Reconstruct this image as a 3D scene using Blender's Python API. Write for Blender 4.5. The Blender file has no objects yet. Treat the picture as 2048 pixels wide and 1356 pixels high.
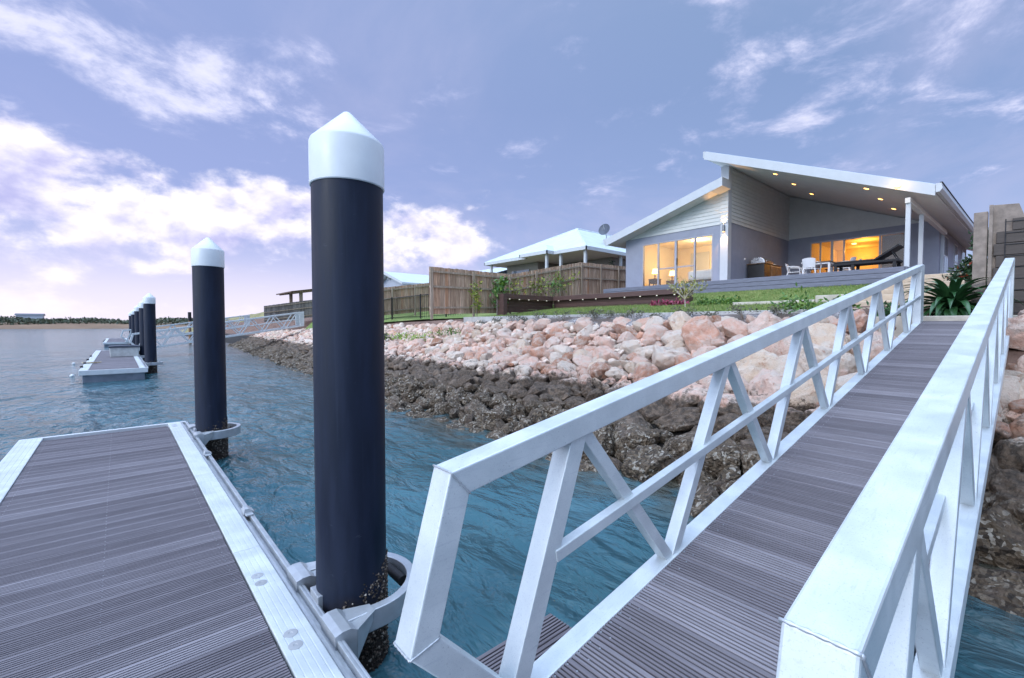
import bpy, bmesh, math, random
import numpy as np
from mathutils import Vector, Matrix, noise, Euler

R = math.radians
scene = bpy.context.scene
COL = scene.collection
rng = random.Random(7)
nprng = np.random.default_rng(7)

# ------------------------------------------------------------------ camera
CAM_H = 1.97
cam_d = bpy.data.cameras.new("camera")
cam = bpy.data.objects.new("camera", cam_d)
COL.objects.link(cam)
cam_d.sensor_width = 36.0
cam_d.lens = 900.0 / 2048.0 * 36.0
cam_d.clip_start = 0.05
cam_d.clip_end = 9000
PITCH, YAW = math.atan(28 / 900.0), R(48.8)
cam.location = (0, 0, CAM_H)
cam.rotation_euler = (math.pi / 2 - PITCH, 0, YAW - math.pi / 2)
scene.camera = cam

# ------------------------------------------------------------------ exposure
scene.view_settings.view_transform = 'Standard'
scene.view_settings.look = 'None'
scene.view_settings.gamma = 1.0
scene.view_settings.exposure = 0.5
scene.cycles.use_denoising = True
scene.cycles.max_bounces = 8
scene.cycles.transparent_max_bounces = 12
scene.cycles.sample_clamp_indirect = 6.0
scene.cycles.caustics_reflective = False
scene.cycles.caustics_refractive = False

SUN_EL, SUN_AZ = 27.0, 183.0      # azimuth counted from +x, anticlockwise


# ------------------------------------------------------------------ node helper
class NT:
    def __init__(s, tree):
        s.t = tree; s.n = tree.nodes; s.l = tree.links

    def node(s, typ, **kw):
        n = s.n.new(typ)
        for k, v in kw.items():
            setattr(n, k, v)
        return n

    def put(s, sock, v):
        if isinstance(v, bpy.types.NodeSocket):
            s.l.new(v, sock)
        elif v is not None:
            if isinstance(v, (int, float)) and hasattr(sock.default_value, '__len__'):
                v = [v] * len(sock.default_value)
            if not isinstance(v, (int, float)) and hasattr(sock.default_value, '__len__'):
                v = list(v)
                if len(sock.default_value) == 4 and len(v) == 3:
                    v = v + [1]
            sock.default_value = v

    def math(s, op, a, b=None, c=None, clamp=False):
        n = s.node('ShaderNodeMath', operation=op, use_clamp=clamp)
        for i, v in enumerate((a, b, c)):
            if v is not None:
                s.put(n.inputs[i], v)
        return n.outputs[0]

    def vmath(s, op, a, b=None):
        n = s.node('ShaderNodeVectorMath', operation=op)
        s.put(n.inputs[0], a)
        if b is not None:
            if op == 'SCALE':
                s.put(n.inputs['Scale'], b)
            else:
                s.put(n.inputs[1], b)
        return n.outputs[0]

    def mix(s, f, a, b, mode='MIX'):
        n = s.node('ShaderNodeMix', data_type='RGBA', blend_type=mode)
        s.put(n.inputs[0], f); s.put(n.inputs[6], a); s.put(n.inputs[7], b)
        return n.outputs[2]

    def rng(s, v, a, b, c=0.0, d=1.0, smooth=True):
        n = s.node('ShaderNodeMapRange')
        n.interpolation_type = 'SMOOTHSTEP' if smooth else 'LINEAR'
        for i, x in enumerate((v, a, b, c, d)):
            s.put(n.inputs[i], x)
        return n.outputs[0]

    def noise(s, vec, scale, detail=4, rough=0.55, dist=0.0, out=0):
        n = s.node('ShaderNodeTexNoise')
        if vec is not None:
            s.put(n.inputs['Vector'], vec)
        n.inputs['Scale'].default_value = scale
        n.inputs['Detail'].default_value = detail
        n.inputs['Roughness'].default_value = rough
        n.inputs['Distortion'].default_value = dist
        return n.outputs[out]

    def voro(s, vec, scale, feature='F1', out=0, rand=1.0):
        n = s.node('ShaderNodeTexVoronoi', feature=feature)
        if vec is not None:
            s.put(n.inputs['Vector'], vec)
        n.inputs['Scale'].default_value = scale
        n.inputs['Randomness'].default_value = rand
        return n.outputs[out]

    def sep(s, v):
        n = s.node('ShaderNodeSeparateXYZ'); s.put(n.inputs[0], v)
        return n.outputs

    def comb(s, x, y, z):
        n = s.node('ShaderNodeCombineXYZ')
        for i, v in enumerate((x, y, z)):
            s.put(n.inputs[i], v)
        return n.outputs[0]

    def ramp(s, f, stops):
        n = s.node('ShaderNodeValToRGB')
        el = n.color_ramp.elements
        while len(el) < len(stops):
            el.new(0.5)
        for e, (p, c) in zip(el, stops):
            e.position = p
            e.color = (c[0], c[1], c[2], 1) if hasattr(c, '__len__') else (c, c, c, 1)
        s.put(n.inputs[0], f)
        return n.outputs[0]

    def obj(s):
        return s.node('ShaderNodeTexCoord').outputs['Object']

    def pos(s):
        return s.node('ShaderNodeNewGeometry').outputs['Position']

    def island(s):
        return s.node('ShaderNodeNewGeometry').outputs['Random Per Island']

    def bump(s, h, strength=0.3, dist=0.02, normal=None):
        n = s.node('ShaderNodeBump')
        n.inputs['Strength'].default_value = strength
        n.inputs['Distance'].default_value = dist
        s.put(n.inputs['Height'], h)
        if normal is not None:
            s.put(n.inputs['Normal'], normal)
        return n.outputs[0]


# ------------------------------------------------------------------ world: sky and clouds
world = bpy.data.worlds.new("World")
scene.world = world
world.use_nodes = True
W = NT(world.node_tree)
W.n.clear()
w_out = W.node('ShaderNodeOutputWorld')
w_bg = W.node('ShaderNodeBackground')
SKY_STRENGTH = 0.10
w_bg.inputs['Strength'].default_value = SKY_STRENGTH
W.l.new(w_bg.outputs[0], w_out.inputs[0])
sky = W.node('ShaderNodeTexSky', sky_type='NISHITA')
sky.sun_disc = False
sky.sun_elevation = R(SUN_EL)
sky.sun_rotation = R(90 - SUN_AZ)
sky.air_density = 1.0
sky.dust_density = 0.6
sky.ozone_density = 3.0
wdir = W.vmath('NORMALIZE', W.node('ShaderNodeTexCoord').outputs['Generated'])
dx, dy, dz = W.sep(wdir)
elev = W.math('MULTIPLY', W.math('ARCSINE', dz), 180 / math.pi)
azim = W.math('MULTIPLY', W.math('ARCTAN2', dy, dx), 180 / math.pi)
# clear air: dusk periwinkle blended with the Nishita sky
clear = W.ramp(W.math('DIVIDE', W.math('MAXIMUM', elev, 0.0), 60.0), [
    (0.0, (5.6, 5.1, 7.2)), (0.10, (3.9, 4.1, 6.6)), (0.22, (2.75, 3.25, 5.75)),
    (0.42, (2.4, 3.0, 5.35)), (0.68, (2.55, 3.25, 5.5)), (1.0, (2.3, 3.1, 5.8))])
side = W.rng(azim, 10, 90)
clear = W.mix(side, W.mix(1.0, clear, (0.80, 0.89, 0.84), 'MULTIPLY'), clear)
base = W.mix(0.12, clear, W.mix(1.0, sky.outputs[0], (0.9, 1.0, 1.25), 'MULTIPLY'))


def cloud_layer(vec, scale, lo, hi, cov, detail=9, rough=0.56, dist=0.25):
    n = W.noise(vec, scale, detail, rough, dist)
    n = W.math('ADD', n, cov)
    return W.rng(n, lo, hi), n


# high streaks and tufts: direction projected on a flat layer overhead
inv = W.math('DIVIDE', 1.0, W.math('ADD', W.math('MAXIMUM', dz, 0.0), 0.12))
px_ = W.math('MULTIPLY', dx, inv)
py_ = W.math('MULTIPLY', dy, inv)
pl = W.comb(px_, py_, 0.0)
# one long streak of broken cloud climbs from right to left over the pile, tufts elsewhere
ridge = W.math('ABSOLUTE', W.math('SUBTRACT', elev, W.math('ADD', 22.8, W.math('MULTIPLY', W.math('SUBTRACT', azim, 74.0), 0.13))))
streak = W.math('MULTIPLY', W.rng(ridge, W.rng(azim, 70, 96, 4.0, 9.5), 0.0), W.rng(azim, 62, 74))
tuft = W.math('MULTIPLY', W.rng(azim, 48, 8), W.rng(elev, 14, 24))
corner = W.math('MULTIPLY', W.rng(azim, 74, 94), W.rng(elev, 26, 34))
cov_hi = W.math('ADD', W.math('ADD', W.math('MULTIPLY', streak, 0.20), W.math('MULTIPLY', tuft, 0.10)), W.math('SUBTRACT', W.math('MULTIPLY', corner, 0.10), 0.065))
pls = W.vmath('ADD', W.vmath('MULTIPLY', pl, (1.0, 1.0, 1.0)), (3.1, 5.2, 0))
m_hi, n_hi = cloud_layer(pls, 2.9, 0.49, 0.72, cov_hi, 12, 0.64, 0.25)
veil = W.rng(W.noise(W.vmath('ADD', pl, (9, 2, 3)), 0.9, 8, 0.6, 0.6), 0.42, 0.75)
# cumulus: puffs in a band low over the water, thick on the left, falling away to the right
cu = W.comb(W.math('MULTIPLY', azim, 0.075), W.math('MULTIPLY', elev, 0.115), 4.4)
crest = W.math('ADD', 18.0, W.math('MULTIPLY', W.math('SUBTRACT', azim, 70.0), 0.06))
below = W.math('SUBTRACT', crest, elev)
band = W.math('MULTIPLY', W.rng(below, -2.5, 4.5, smooth=False), W.rng(azim, 36, 58))
cov_cu = W.math('SUBTRACT', W.math('MULTIPLY', band, 0.46), 0.33)
gap = W.math('MULTIPLY', W.rng(elev, 10.5, 7.0), 0.07)
cov_cu = W.math('SUBTRACT', cov_cu, gap)
m_cu, n_cu = cloud_layer(cu, 1.15, 0.49, 0.635, cov_cu, 11, 0.58, 0.1)
n_cu2 = W.math('ADD', W.noise(W.vmath('ADD', cu, (0.05, 0.16, 0)), 1.15, 5, 0.5, 0.1), W.math('SUBTRACT', cov_cu, 0.03))
top_light = W.math('MULTIPLY', W.rng(W.math('SUBTRACT', n_cu, n_cu2), -0.13, 0.11), W.rng(W.noise(cu, 3.6, 6, 0.55), 0.28, 0.56, 0.45, 1.0))
c_cu = W.mix(top_light, (4.0, 4.0, 6.6), (8.6, 8.2, 8.9))
c_hi = W.mix(W.rng(n_hi, 0.52, 0.80), (4.4, 4.7, 7.0), (7.6, 7.5, 8.8))
hazy = W.math('MULTIPLY', W.rng(elev, 10, 0), W.rng(azim, 22, 80))
col = W.mix(W.math('MULTIPLY', veil, 0.34), base, (4.2, 4.3, 6.2))
col = W.mix(W.math('MULTIPLY', m_hi, 0.74), col, c_hi)
col = W.mix(W.math('MULTIPLY', m_cu, 0.95), col, c_cu)
col = W.mix(W.math('MULTIPLY', hazy, 0.82), col, (7.3, 6.75, 7.9))
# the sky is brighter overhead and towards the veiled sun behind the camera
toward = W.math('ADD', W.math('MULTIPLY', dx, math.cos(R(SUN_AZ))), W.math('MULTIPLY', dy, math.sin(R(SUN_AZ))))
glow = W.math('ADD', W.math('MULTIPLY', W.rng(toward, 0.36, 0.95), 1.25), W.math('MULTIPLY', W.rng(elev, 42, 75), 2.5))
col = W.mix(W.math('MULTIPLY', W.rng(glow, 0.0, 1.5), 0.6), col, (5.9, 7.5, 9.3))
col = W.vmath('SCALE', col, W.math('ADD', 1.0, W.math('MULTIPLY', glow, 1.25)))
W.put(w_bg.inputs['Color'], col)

# ------------------------------------------------------------------ sun (soft: the light comes through cloud)
sun_d = bpy.data.lights.new("sun", 'SUN')
sun_d.energy = 0.8
sun_d.angle = R(20)
sun_d.color = (1.0, 0.97, 0.94)
sun = bpy.data.objects.new("sun", sun_d)
COL.objects.link(sun)
sd = Vector((math.cos(R(SUN_EL)) * math.cos(R(SUN_AZ)), math.cos(R(SUN_EL)) * math.sin(R(SUN_AZ)), math.sin(R(SUN_EL))))
sun.rotation_euler = (-sd).to_track_quat('-Z', 'Y').to_euler()
sun.location = sd * 50


# ------------------------------------------------------------------ materials
MATS = {}


def mat(name):
    m = bpy.data.materials.new(name)
    m.use_nodes = True
    t = NT(m.node_tree)
    b = t.n['Principled BSDF']
    MATS[name] = m
    return m, t, b


def simple(name, col, rough=0.6, metal=0.0, var=0.12, scale=6.0, bump=0.0, bscale=40.0, spec=None, emit=None, estr=0.0):
    m, t, b = mat(name)
    o = t.obj()
    n = t.noise(o, scale, 5, 0.6)
    c0 = [max(0, c * (1 - var)) for c in col]
    c1 = [min(1, c * (1 + var)) for c in col]
    t.put(b.inputs['Base Color'], t.mix(t.rng(n, 0.3, 0.7), c0, c1))
    t.put(b.inputs['Roughness'], t.rng(t.noise(o, scale * 3, 3), 0.3, 0.7, max(0.02, rough - 0.07), min(1, rough + 0.07)))
    b.inputs['Metallic'].default_value = metal
    if spec is not None:
        b.inputs['Specular IOR Level'].default_value = spec
    if bump:
        t.put(b.inputs['Normal'], t.bump(t.noise(o, bscale, 4), bump, 0.01))
    if emit:
        b.inputs['Emission Color'].default_value = (*emit, 1)
        b.inputs['Emission Strength'].default_value = estr
    return m


# aluminium of gangway and pontoons: mill finish, faint blotches and fine speckle
m, t, b = mat('aluminium')
o = t.obj()
sp = t.noise(o, 260, 2, 0.6)
bl = t.noise(o, 5, 6, 0.6, 0.3)
st = t.noise(t.vmath('MULTIPLY', o, (3, 40, 40)), 2.0, 4, 0.6)
c = t.mix(t.rng(bl, 0.3, 0.75), (0.60, 0.65, 0.67), (0.73, 0.77, 0.78))
c = t.mix(t.math('MULTIPLY', t.rng(sp, 0.56, 0.75), 0.45), c, (0.36, 0.40, 0.45))
c = t.mix(t.math('MULTIPLY', t.rng(st, 0.55, 0.8), 0.40), c, (0.40, 0.45, 0.52))
sm = t.noise(o, 1.7, 7, 0.7, 0.6)
c = t.mix(t.math('MULTIPLY', t.rng(sm, 0.55, 0.72), 0.30), c, (0.44, 0.48, 0.53))
dots = t.voro(o, 46, 'F1')
c = t.mix(t.math('MULTIPLY', t.math('MULTIPLY', t.rng(dots, 0.16, 0.08), t.rng(sm, 0.5, 0.62)), 0.55), c, (0.30, 0.32, 0.36))
t.put(b.inputs['Base Color'], c)
b.inputs['Metallic'].default_value = 0.35
t.put(b.inputs['Roughness'], t.rng(bl, 0.25, 0.75, 0.38, 0.58))
t.put(b.inputs['Normal'], t.bump(sp, 0.06, 0.002))

# weathered hardwood decking, each board its own tone
for nm, axis in (('decking_along_x', (1.2, 30, 30)), ('decking_along_y', (30, 1.2, 30))):
    m, t, b = mat(nm)
    o = t.obj()
    r = t.island()
    sh = t.vmath('ADD', t.vmath('MULTIPLY', o, axis), t.comb(t.math('MULTIPLY', r, 37.0), t.math('MULTIPLY', r, 91.0), 0))
    g = t.noise(sh, 1.6, 6, 0.65, 0.2)
    bl = t.noise(o, 1.7, 4, 0.6)
    c = t.ramp(r, [(0.0, (0.148, 0.136, 0.150)), (0.4, (0.172, 0.159, 0.175)), (0.8, (0.198, 0.184, 0.200)), (1.0, (0.262, 0.248, 0.268))])
    c = t.mix(t.rng(g, 0.35, 0.75), t.mix(1.0, c, (0.78, 0.76, 0.78), 'MULTIPLY'), t.mix(1.0, c, (1.22, 1.20, 1.22), 'MULTIPLY'))
    c = t.mix(t.math('MULTIPLY', t.rng(bl, 0.5, 0.8), 0.25), c, (0.22, 0.21, 0.24))
    fine = t.noise(sh, 9.0, 3, 0.6)
    c = t.mix(t.math('MULTIPLY', t.rng(fine, 0.55, 0.75), 0.35), c, (0.07, 0.055, 0.065))
    at = t.node('ShaderNodeAttribute', attribute_name='groove')
    c = t.mix(t.math('MULTIPLY', at.outputs['Fac'], 0.8), c, (0.022, 0.018, 0.022))
    t.put(b.inputs['Base Color'], c)
    t.put(b.inputs['Roughness'], t.rng(g, 0.3, 0.7, 0.62, 0.85))
    t.put(b.inputs['Normal'], t.bump(g, 0.35, 0.003))

# pile sleeve: dark blue-black polyethylene, stained near the water
m, t, b = mat('pile_sleeve')
o = t.obj(); p = t.pos(); pz = t.sep(p)[2]
n = t.noise(t.vmath('MULTIPLY', o, (9, 9, 1.2)), 1.5, 6, 0.6)
c = t.mix(t.rng(n, 0.35, 0.7), (0.007, 0.012, 0.027), (0.013, 0.020, 0.042))
dr = t.noise(t.vmath('MULTIPLY', o, (26, 26, 0.5)), 1.0, 5, 0.65)
c = t.mix(t.math('MULTIPLY', t.rng(dr, 0.55, 0.78), 0.6), c, (0.030, 0.040, 0.068))
scf = t.noise(t.vmath('MULTIPLY', o, (6, 6, 14)), 1.6, 6, 0.7)
c = t.mix(t.math('MULTIPLY', t.rng(scf, 0.66, 0.72), 0.35), c, (0.06, 0.07, 0.10))
low = t.rng(t.math('ADD', pz, t.math('MULTIPLY', t.noise(o, 7, 5), 0.25)), 0.62, 0.40)
c = t.mix(low, c, t.mix(t.noise(o, 45, 4), (0.012, 0.010, 0.009), (0.075, 0.055, 0.045)))
t.put(b.inputs['Base Color'], c)
t.put(b.inputs['Roughness'], t.math('ADD', t.rng(n, 0.3, 0.7, 0.45, 0.62), t.math('MULTIPLY', low, 0.35)))
b.inputs['Specular IOR Level'].default_value = 0.28
sc_ = t.noise(t.vmath('MULTIPLY', o, (30, 30, 1.0)), 2.5, 4, 0.7)
t.put(b.inputs['Normal'], t.bump(t.math('ADD', t.noise(o, 60, 4), sc_), 0.12, 0.004))

simple('pile_cap', (0.70, 0.73, 0.75), 0.4, 0, 0.04, 5, 0.05, 60)
simple('galvanised', (0.50, 0.53, 0.56), 0.42, 0.5, 0.10, 9, 0.05, 90)
simple('rubber', (0.012, 0.012, 0.014), 0.55)
simple('steel', (0.35, 0.36, 0.38), 0.35, 0.9)
simple('disc_cover', (0.42, 0.43, 0.44), 0.5, 0.4)
simple('float_hull', (0.20, 0.23, 0.28), 0.55, 0, 0.15, 4)
simple('fender_strip', (0.66, 0.68, 0.70), 0.5, 0.1, 0.06)

# barnacles
m, t, b = mat('barnacle')
r = t.island()
c = t.ramp(r, [(0.0, (0.02, 0.016, 0.013)), (0.5, (0.07, 0.052, 0.04)), (0.8, (0.16, 0.125, 0.095)), (1.0, (0.42, 0.38, 0.33))])
t.put(b.inputs['Base Color'], c)
b.inputs['Roughness'].default_value = 0.8

# limestone armour rock with the tide's stain below the high-water line
def rock_material(name):
    m, t, b = mat(name)
    o = t.obj(); p = t.pos(); pz = t.sep(p)[2]
    oi = t.node('ShaderNodeObjectInfo')
    tint = oi.outputs['Color']; rnd = oi.outputs['Random']
    off = t.vmath('ADD', o, t.comb(t.math('MULTIPLY', rnd, 50), t.math('MULTIPLY', rnd, 31), 0))
    n1 = t.noise(off, 2.1, 6, 0.62, 0.4)
    n2 = t.noise(off, 5.5, 7, 0.66)
    n3 = t.noise(off, 22, 5, 0.65)
    pit = t.voro(off, 13, 'F1')
    base_ = t.mix(t.rng(n1, 0.40, 0.66), t.mix(1.0, tint, (1.0, 0.96, 0.93), 'MULTIPLY'), t.mix(0.65, tint, (0.63, 0.55, 0.48)))
    base_ = t.mix(t.math('MULTIPLY', t.rng(n2, 0.54, 0.72), 0.75), base_, (0.47, 0.20, 0.12))
    base_ = t.mix(t.math('MULTIPLY', t.rng(n2, 0.46, 0.32), 0.55), base_, (0.66, 0.60, 0.54))
    base_ = t.mix(t.math('MULTIPLY', t.rng(n3, 0.58, 0.75), 0.35), base_, (0.26, 0.16, 0.12))
    # high-water stain, ragged edge
    wob = t.math('ADD', t.math('MULTIPLY', t.noise(p, 1.1, 3), 0.35), t.math('MULTIPLY', t.noise(p, 9, 5, 0.7), 0.34))
    lvl = t.math('SUBTRACT', pz, wob)
    black = t.math('MAXIMUM', t.rng(lvl, 0.56, 0.46), t.math('MULTIPLY', t.rng(lvl, 0.80, 0.5), t.rng(t.noise(p, 7, 5, 0.7), 0.52, 0.6)))
    dark = t.mix(t.rng(n2, 0.35, 0.7), (0.062, 0.045, 0.033), (0.22, 0.155, 0.108))
    dark = t.mix(t.math('MULTIPLY', t.rng(n3, 0.6, 0.72), 0.55), dark, (0.34, 0.31, 0.29))
    # oysters and weed on the lowest rocks
    oy = t.voro(t.vmath('ADD', p, t.vmath('SCALE', t.noise(p, 6, 2, out=1), 0.2)), 26, 'F1', 1)
    oyr = t.sep(oy)[0]
    crust = t.ramp(oyr, [(0.0, (0.05, 0.036, 0.024)), (0.45, (0.13, 0.092, 0.058)), (0.8, (0.22, 0.165, 0.11)), (1.0, (0.50, 0.45, 0.38))])
    lowz = t.math('MULTIPLY', t.rng(lvl, 0.24, 0.0), t.rng(t.noise(p, 3.2, 4), 0.34, 0.48))
    dark = t.mix(lowz, dark, crust)
    t.put(b.inputs['Base Color'], t.mix(black, base_, dark))
    t.put(b.inputs['Roughness'], t.math('SUBTRACT', 0.9, t.math('MULTIPLY', black, 0.22)))
    h = t.math('ADD', t.math('MULTIPLY', n2, 0.6), t.math('ADD', t.math('MULTIPLY', n3, 0.3), t.math('MULTIPLY', t.rng(pit, 0.0, 0.22), 0.12)))
    h = t.math('ADD', h, t.math('MULTIPLY', t.math('MULTIPLY', t.voro(p, 26, 'F1'), lowz), 0.8))
    t.put(b.inputs['Normal'], t.bump(h, 0.95, 0.085))
    return m
rock_material('armour_rock')

# bank soil and gravel
m, t, b = mat('bank_soil')
p = t.pos(); pz = t.sep(p)[2]
n = t.noise(p, 3, 6, 0.65)
c = t.mix(t.rng(n, 0.3, 0.7), (0.10, 0.055, 0.04), (0.26, 0.16, 0.12))
c = t.mix(t.rng(pz, 0.95, 0.7), c, (0.02, 0.017, 0.015))
t.put(b.inputs['Base Color'], c)
b.inputs['Roughness'].default_value = 0.95
t.put(b.inputs['Normal'], t.bump(t.noise(p, 14, 6, 0.7), 0.7, 0.08))
m, t, b = mat('gravel')
p = t.pos()
r_ = t.sep(t.voro(p, 28, 'F1', 1))[0]
c = t.ramp(r_, [(0, (0.12, 0.11, 0.11)), (0.5, (0.27, 0.25, 0.25)), (1, (0.48, 0.45, 0.44))])
c = t.mix(t.rng(t.noise(p, 1.6, 4), 0.45, 0.65), c, (0.13, 0.10, 0.085))
t.put(b.inputs['Base Color'], c)
b.inputs['Roughness'].default_value = 0.95
t.put(b.inputs['Normal'], t.bump(t.voro(p, 28), 0.8, 0.03))

# lawn
m, t, b = mat('lawn')
p = t.pos()
n1 = t.noise(p, 0.55, 5, 0.6); n2 = t.noise(p, 9, 6, 0.7); n3 = t.noise(t.vmath('MULTIPLY', p, (60, 60, 10)), 1, 3)
c = t.mix(t.rng(n1, 0.35, 0.65), (0.13, 0.20, 0.045), (0.19, 0.25, 0.07))
c = t.mix(t.math('MULTIPLY', t.rng(n1, 0.52, 0.72), 0.7), c, (0.33, 0.31, 0.13))
c = t.mix(t.rng(n2, 0.3, 0.7), t.mix(1.0, c, (0.65, 0.7, 0.6), 'MULTIPLY'), t.mix(1.0, c, (1.25, 1.2, 1.1), 'MULTIPLY'))
t.put(b.inputs['Base Color'], c)
b.inputs['Roughness'].default_value = 0.9
t.put(b.inputs['Normal'], t.bump(t.math('ADD', n3, n2), 0.6, 0.03))


def leaf_mat(name, ca, cb, cc, rough=0.5, trans=0.15):
    m, t, b = mat(name)
    r = t.island()
    c = t.ramp(r, [(0.0, ca), (0.55, cb), (1.0, cc)])
    t.put(b.inputs['Base Color'], c)
    b.inputs['Roughness'].default_value = rough
    return m
leaf_mat('grass_blade', (0.10, 0.18, 0.035), (0.17, 0.25, 0.06), (0.33, 0.33, 0.12), 0.6)
leaf_mat('leaf_yellowgreen', (0.10, 0.17, 0.02), (0.22, 0.28, 0.03), (0.42, 0.42, 0.05))
leaf_mat('leaf_green', (0.04, 0.11, 0.02), (0.08, 0.19, 0.03), (0.20, 0.30, 0.05))
leaf_mat('leaf_olive', (0.05, 0.06, 0.035), (0.10, 0.11, 0.07), (0.20, 0.19, 0.13))
leaf_mat('leaf_lime', (0.12, 0.24, 0.02), (0.22, 0.38, 0.03), (0.36, 0.48, 0.06))
leaf_mat('leaf_frangipani', (0.16, 0.18, 0.05), (0.34, 0.33, 0.10), (0.55, 0.48, 0.20))
leaf_mat('leaf_dark', (0.008, 0.03, 0.012), (0.022, 0.055, 0.022), (0.05, 0.09, 0.04), 0.38)
leaf_mat('leaf_red', (0.25, 0.03, 0.015), (0.45, 0.07, 0.03), (0.55, 0.20, 0.03), 0.4)
leaf_mat('leaf_crimson', (0.14, 0.01, 0.04), (0.28, 0.02, 0.08), (0.42, 0.10, 0.16), 0.45)
leaf_mat('cycad_leaf', (0.012, 0.055, 0.02), (0.03, 0.10, 0.035), (0.09, 0.19, 0.07), 0.34)
leaf_mat('scrub_leaf', (0.03, 0.05, 0.03), (0.06, 0.085, 0.045), (0.11, 0.13, 0.07))
simple('twig', (0.22, 0.17, 0.14), 0.85, 0, 0.25, 20)
simple('pale_twig', (0.45, 0.40, 0.36), 0.8, 0, 0.2, 20)

# timber palings, each its own tone
m, t, b = mat('paling')
o = t.obj(); r = t.island()
sh = t.vmath('ADD', t.vmath('MULTIPLY', o, (14, 14, 0.9)), t.comb(t.math('MULTIPLY', r, 57.0), 0, t.math('MULTIPLY', r, 23)))
g = t.noise(sh, 1.4, 6, 0.65, 0.3)
c = t.ramp(r, [(0.0, (0.38, 0.26, 0.18)), (0.3, (0.57, 0.415, 0.30)), (0.6, (0.66, 0.49, 0.37)), (0.85, (0.72, 0.56, 0.42)), (1.0, (0.60, 0.32, 0.18))])
c = t.mix(t.rng(g, 0.38, 0.72), t.mix(1.0, c, (0.6, 0.55, 0.52), 'MULTIPLY'), t.mix(1.0, c, (1.25, 1.25, 1.25), 'MULTIPLY'))
kn = t.voro(t.vmath('MULTIPLY', o, (6, 6, 1.6)), 1.2, 'F1')
c = t.mix(t.math('MULTIPLY', t.rng(kn, 0.07, 0.03), 0.7), c, (0.07, 0.04, 0.03))
t.put(b.inputs['Base Color'], c)
b.inputs['Roughness'].default_value = 0.85
t.put(b.inputs['Normal'], t.bump(g, 0.4, 0.006))
m, t, b = mat('fence_post')
o = t.obj()
g = t.noise(t.vmath('MULTIPLY', o, (20, 20, 1.0)), 1.3, 6, 0.65, 0.3)
c = t.mix(t.rng(g, 0.35, 0.7), (0.30, 0.23, 0.17), (0.52, 0.42, 0.33))
t.put(b.inputs['Base Color'], c)
b.inputs['Roughness'].default_value = 0.85
t.put(b.inputs['Normal'], t.bump(g, 0.4, 0.006))
m, t, b = mat('grey_paling')
o = t.obj(); r = t.island()
g = t.noise(t.vmath('MULTIPLY', o, (14, 14, 0.9)), 1.4, 6, 0.65, 0.3)
c = t.ramp(r, [(0, (0.20, 0.18, 0.17)), (0.5, (0.29, 0.265, 0.25)), (1, (0.36, 0.33, 0.31))])
c = t.mix(t.rng(g, 0.35, 0.7), t.mix(1.0, c, (0.65, 0.62, 0.6), 'MULTIPLY'), c)
t.put(b.inputs['Base Color'], c)
b.inputs['Roughness'].default_value = 0.88

# composite boards
def board_mat(name, ca, cb, scale=(1.0, 1.0, 12.0)):
    m, t, b = mat(name)
    o = t.obj(); r = t.island()
    g = t.noise(t.vmath('MULTIPLY', o, scale), 3.0, 6, 0.65, 0.2)
    c = t.mix(r, ca, cb)
    c = t.mix(t.rng(g, 0.35, 0.7), t.mix(1.0, c, (0.8, 0.8, 0.8), 'MULTIPLY'), t.mix(1.0, c, (1.12, 1.12, 1.12), 'MULTIPLY'))
    t.put(b.inputs['Base Color'], c)
    b.inputs['Roughness'].default_value = 0.62
    t.put(b.inputs['Normal'], t.bump(g, 0.2, 0.004))
    return m
board_mat('bench_board', (0.095, 0.050, 0.045), (0.13, 0.072, 0.064))
board_mat('deck_board', (0.16, 0.17, 0.225), (0.21, 0.22, 0.28))
board_mat('sleeper', (0.055, 0.042, 0.036), (0.10, 0.078, 0.066))

simple('render_grey', (0.31, 0.33, 0.405), 0.85, 0, 0.05, 2.0, 0.12, 120)
simple('cladding', (0.64, 0.66, 0.65), 0.6, 0, 0.04, 3.0, 0.04, 30)
simple('white_paint', (0.54, 0.57, 0.60), 0.5, 0, 0.03, 3.0)
simple('soffit', (0.74, 0.74, 0.72), 0.75, 0, 0.03, 3.0)
simple('white_roof', (0.66, 0.73, 0.74), 0.45, 0.1, 0.05, 1.5)
simple('frame_grey', (0.36, 0.37, 0.42), 0.45, 0.3, 0.05)
simple('room_wall', (0.78, 0.70, 0.56), 0.85, 0, 0.03)
simple('room_floor', (0.35, 0.27, 0.19), 0.6, 0, 0.1)
simple('linen', (0.78, 0.77, 0.78), 0.9, 0, 0.06, 8, 0.3, 14)
simple('cushion', (0.42, 0.30, 0.26), 0.9, 0, 0.15, 12)
simple('dark_wood', (0.10, 0.055, 0.03), 0.5, 0, 0.2)
simple('orange_wood', (0.30, 0.16, 0.075), 0.55, 0, 0.25, 8)
simple('blind', (0.34, 0.22, 0.17), 0.8, 0, 0.05)
simple('black_metal', (0.012, 0.012, 0.014), 0.4, 0.2)
simple('black_wicker', (0.012, 0.011, 0.013), 0.7, 0, 0.3, 40, 0.4, 90)
simple('white_plastic', (0.78, 0.79, 0.81), 0.45, 0, 0.04)
simple('stainless', (0.60, 0.61, 0.63), 0.28, 0.9)
simple('sandstone', (0.50, 0.40, 0.30), 0.9, 0, 0.16, 4, 0.5, 25)
simple('concrete', (0.46, 0.45, 0.44), 0.9, 0, 0.12, 5, 0.3, 40)
simple('stone_edging', (0.55, 0.50, 0.43), 0.9, 0, 0.14, 5, 0.4, 30)
simple('house_wall_cream', (0.26, 0.24, 0.22), 0.8, 0, 0.06)
simple('house_wall_blue', (0.44, 0.48, 0.58), 0.8, 0, 0.05)
simple('dish_grey', (0.085, 0.10, 0.13), 0.5, 0.2, 0.08)
simple('box_plastic', (0.52, 0.54, 0.53), 0.6, 0, 0.12, 6)
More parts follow.
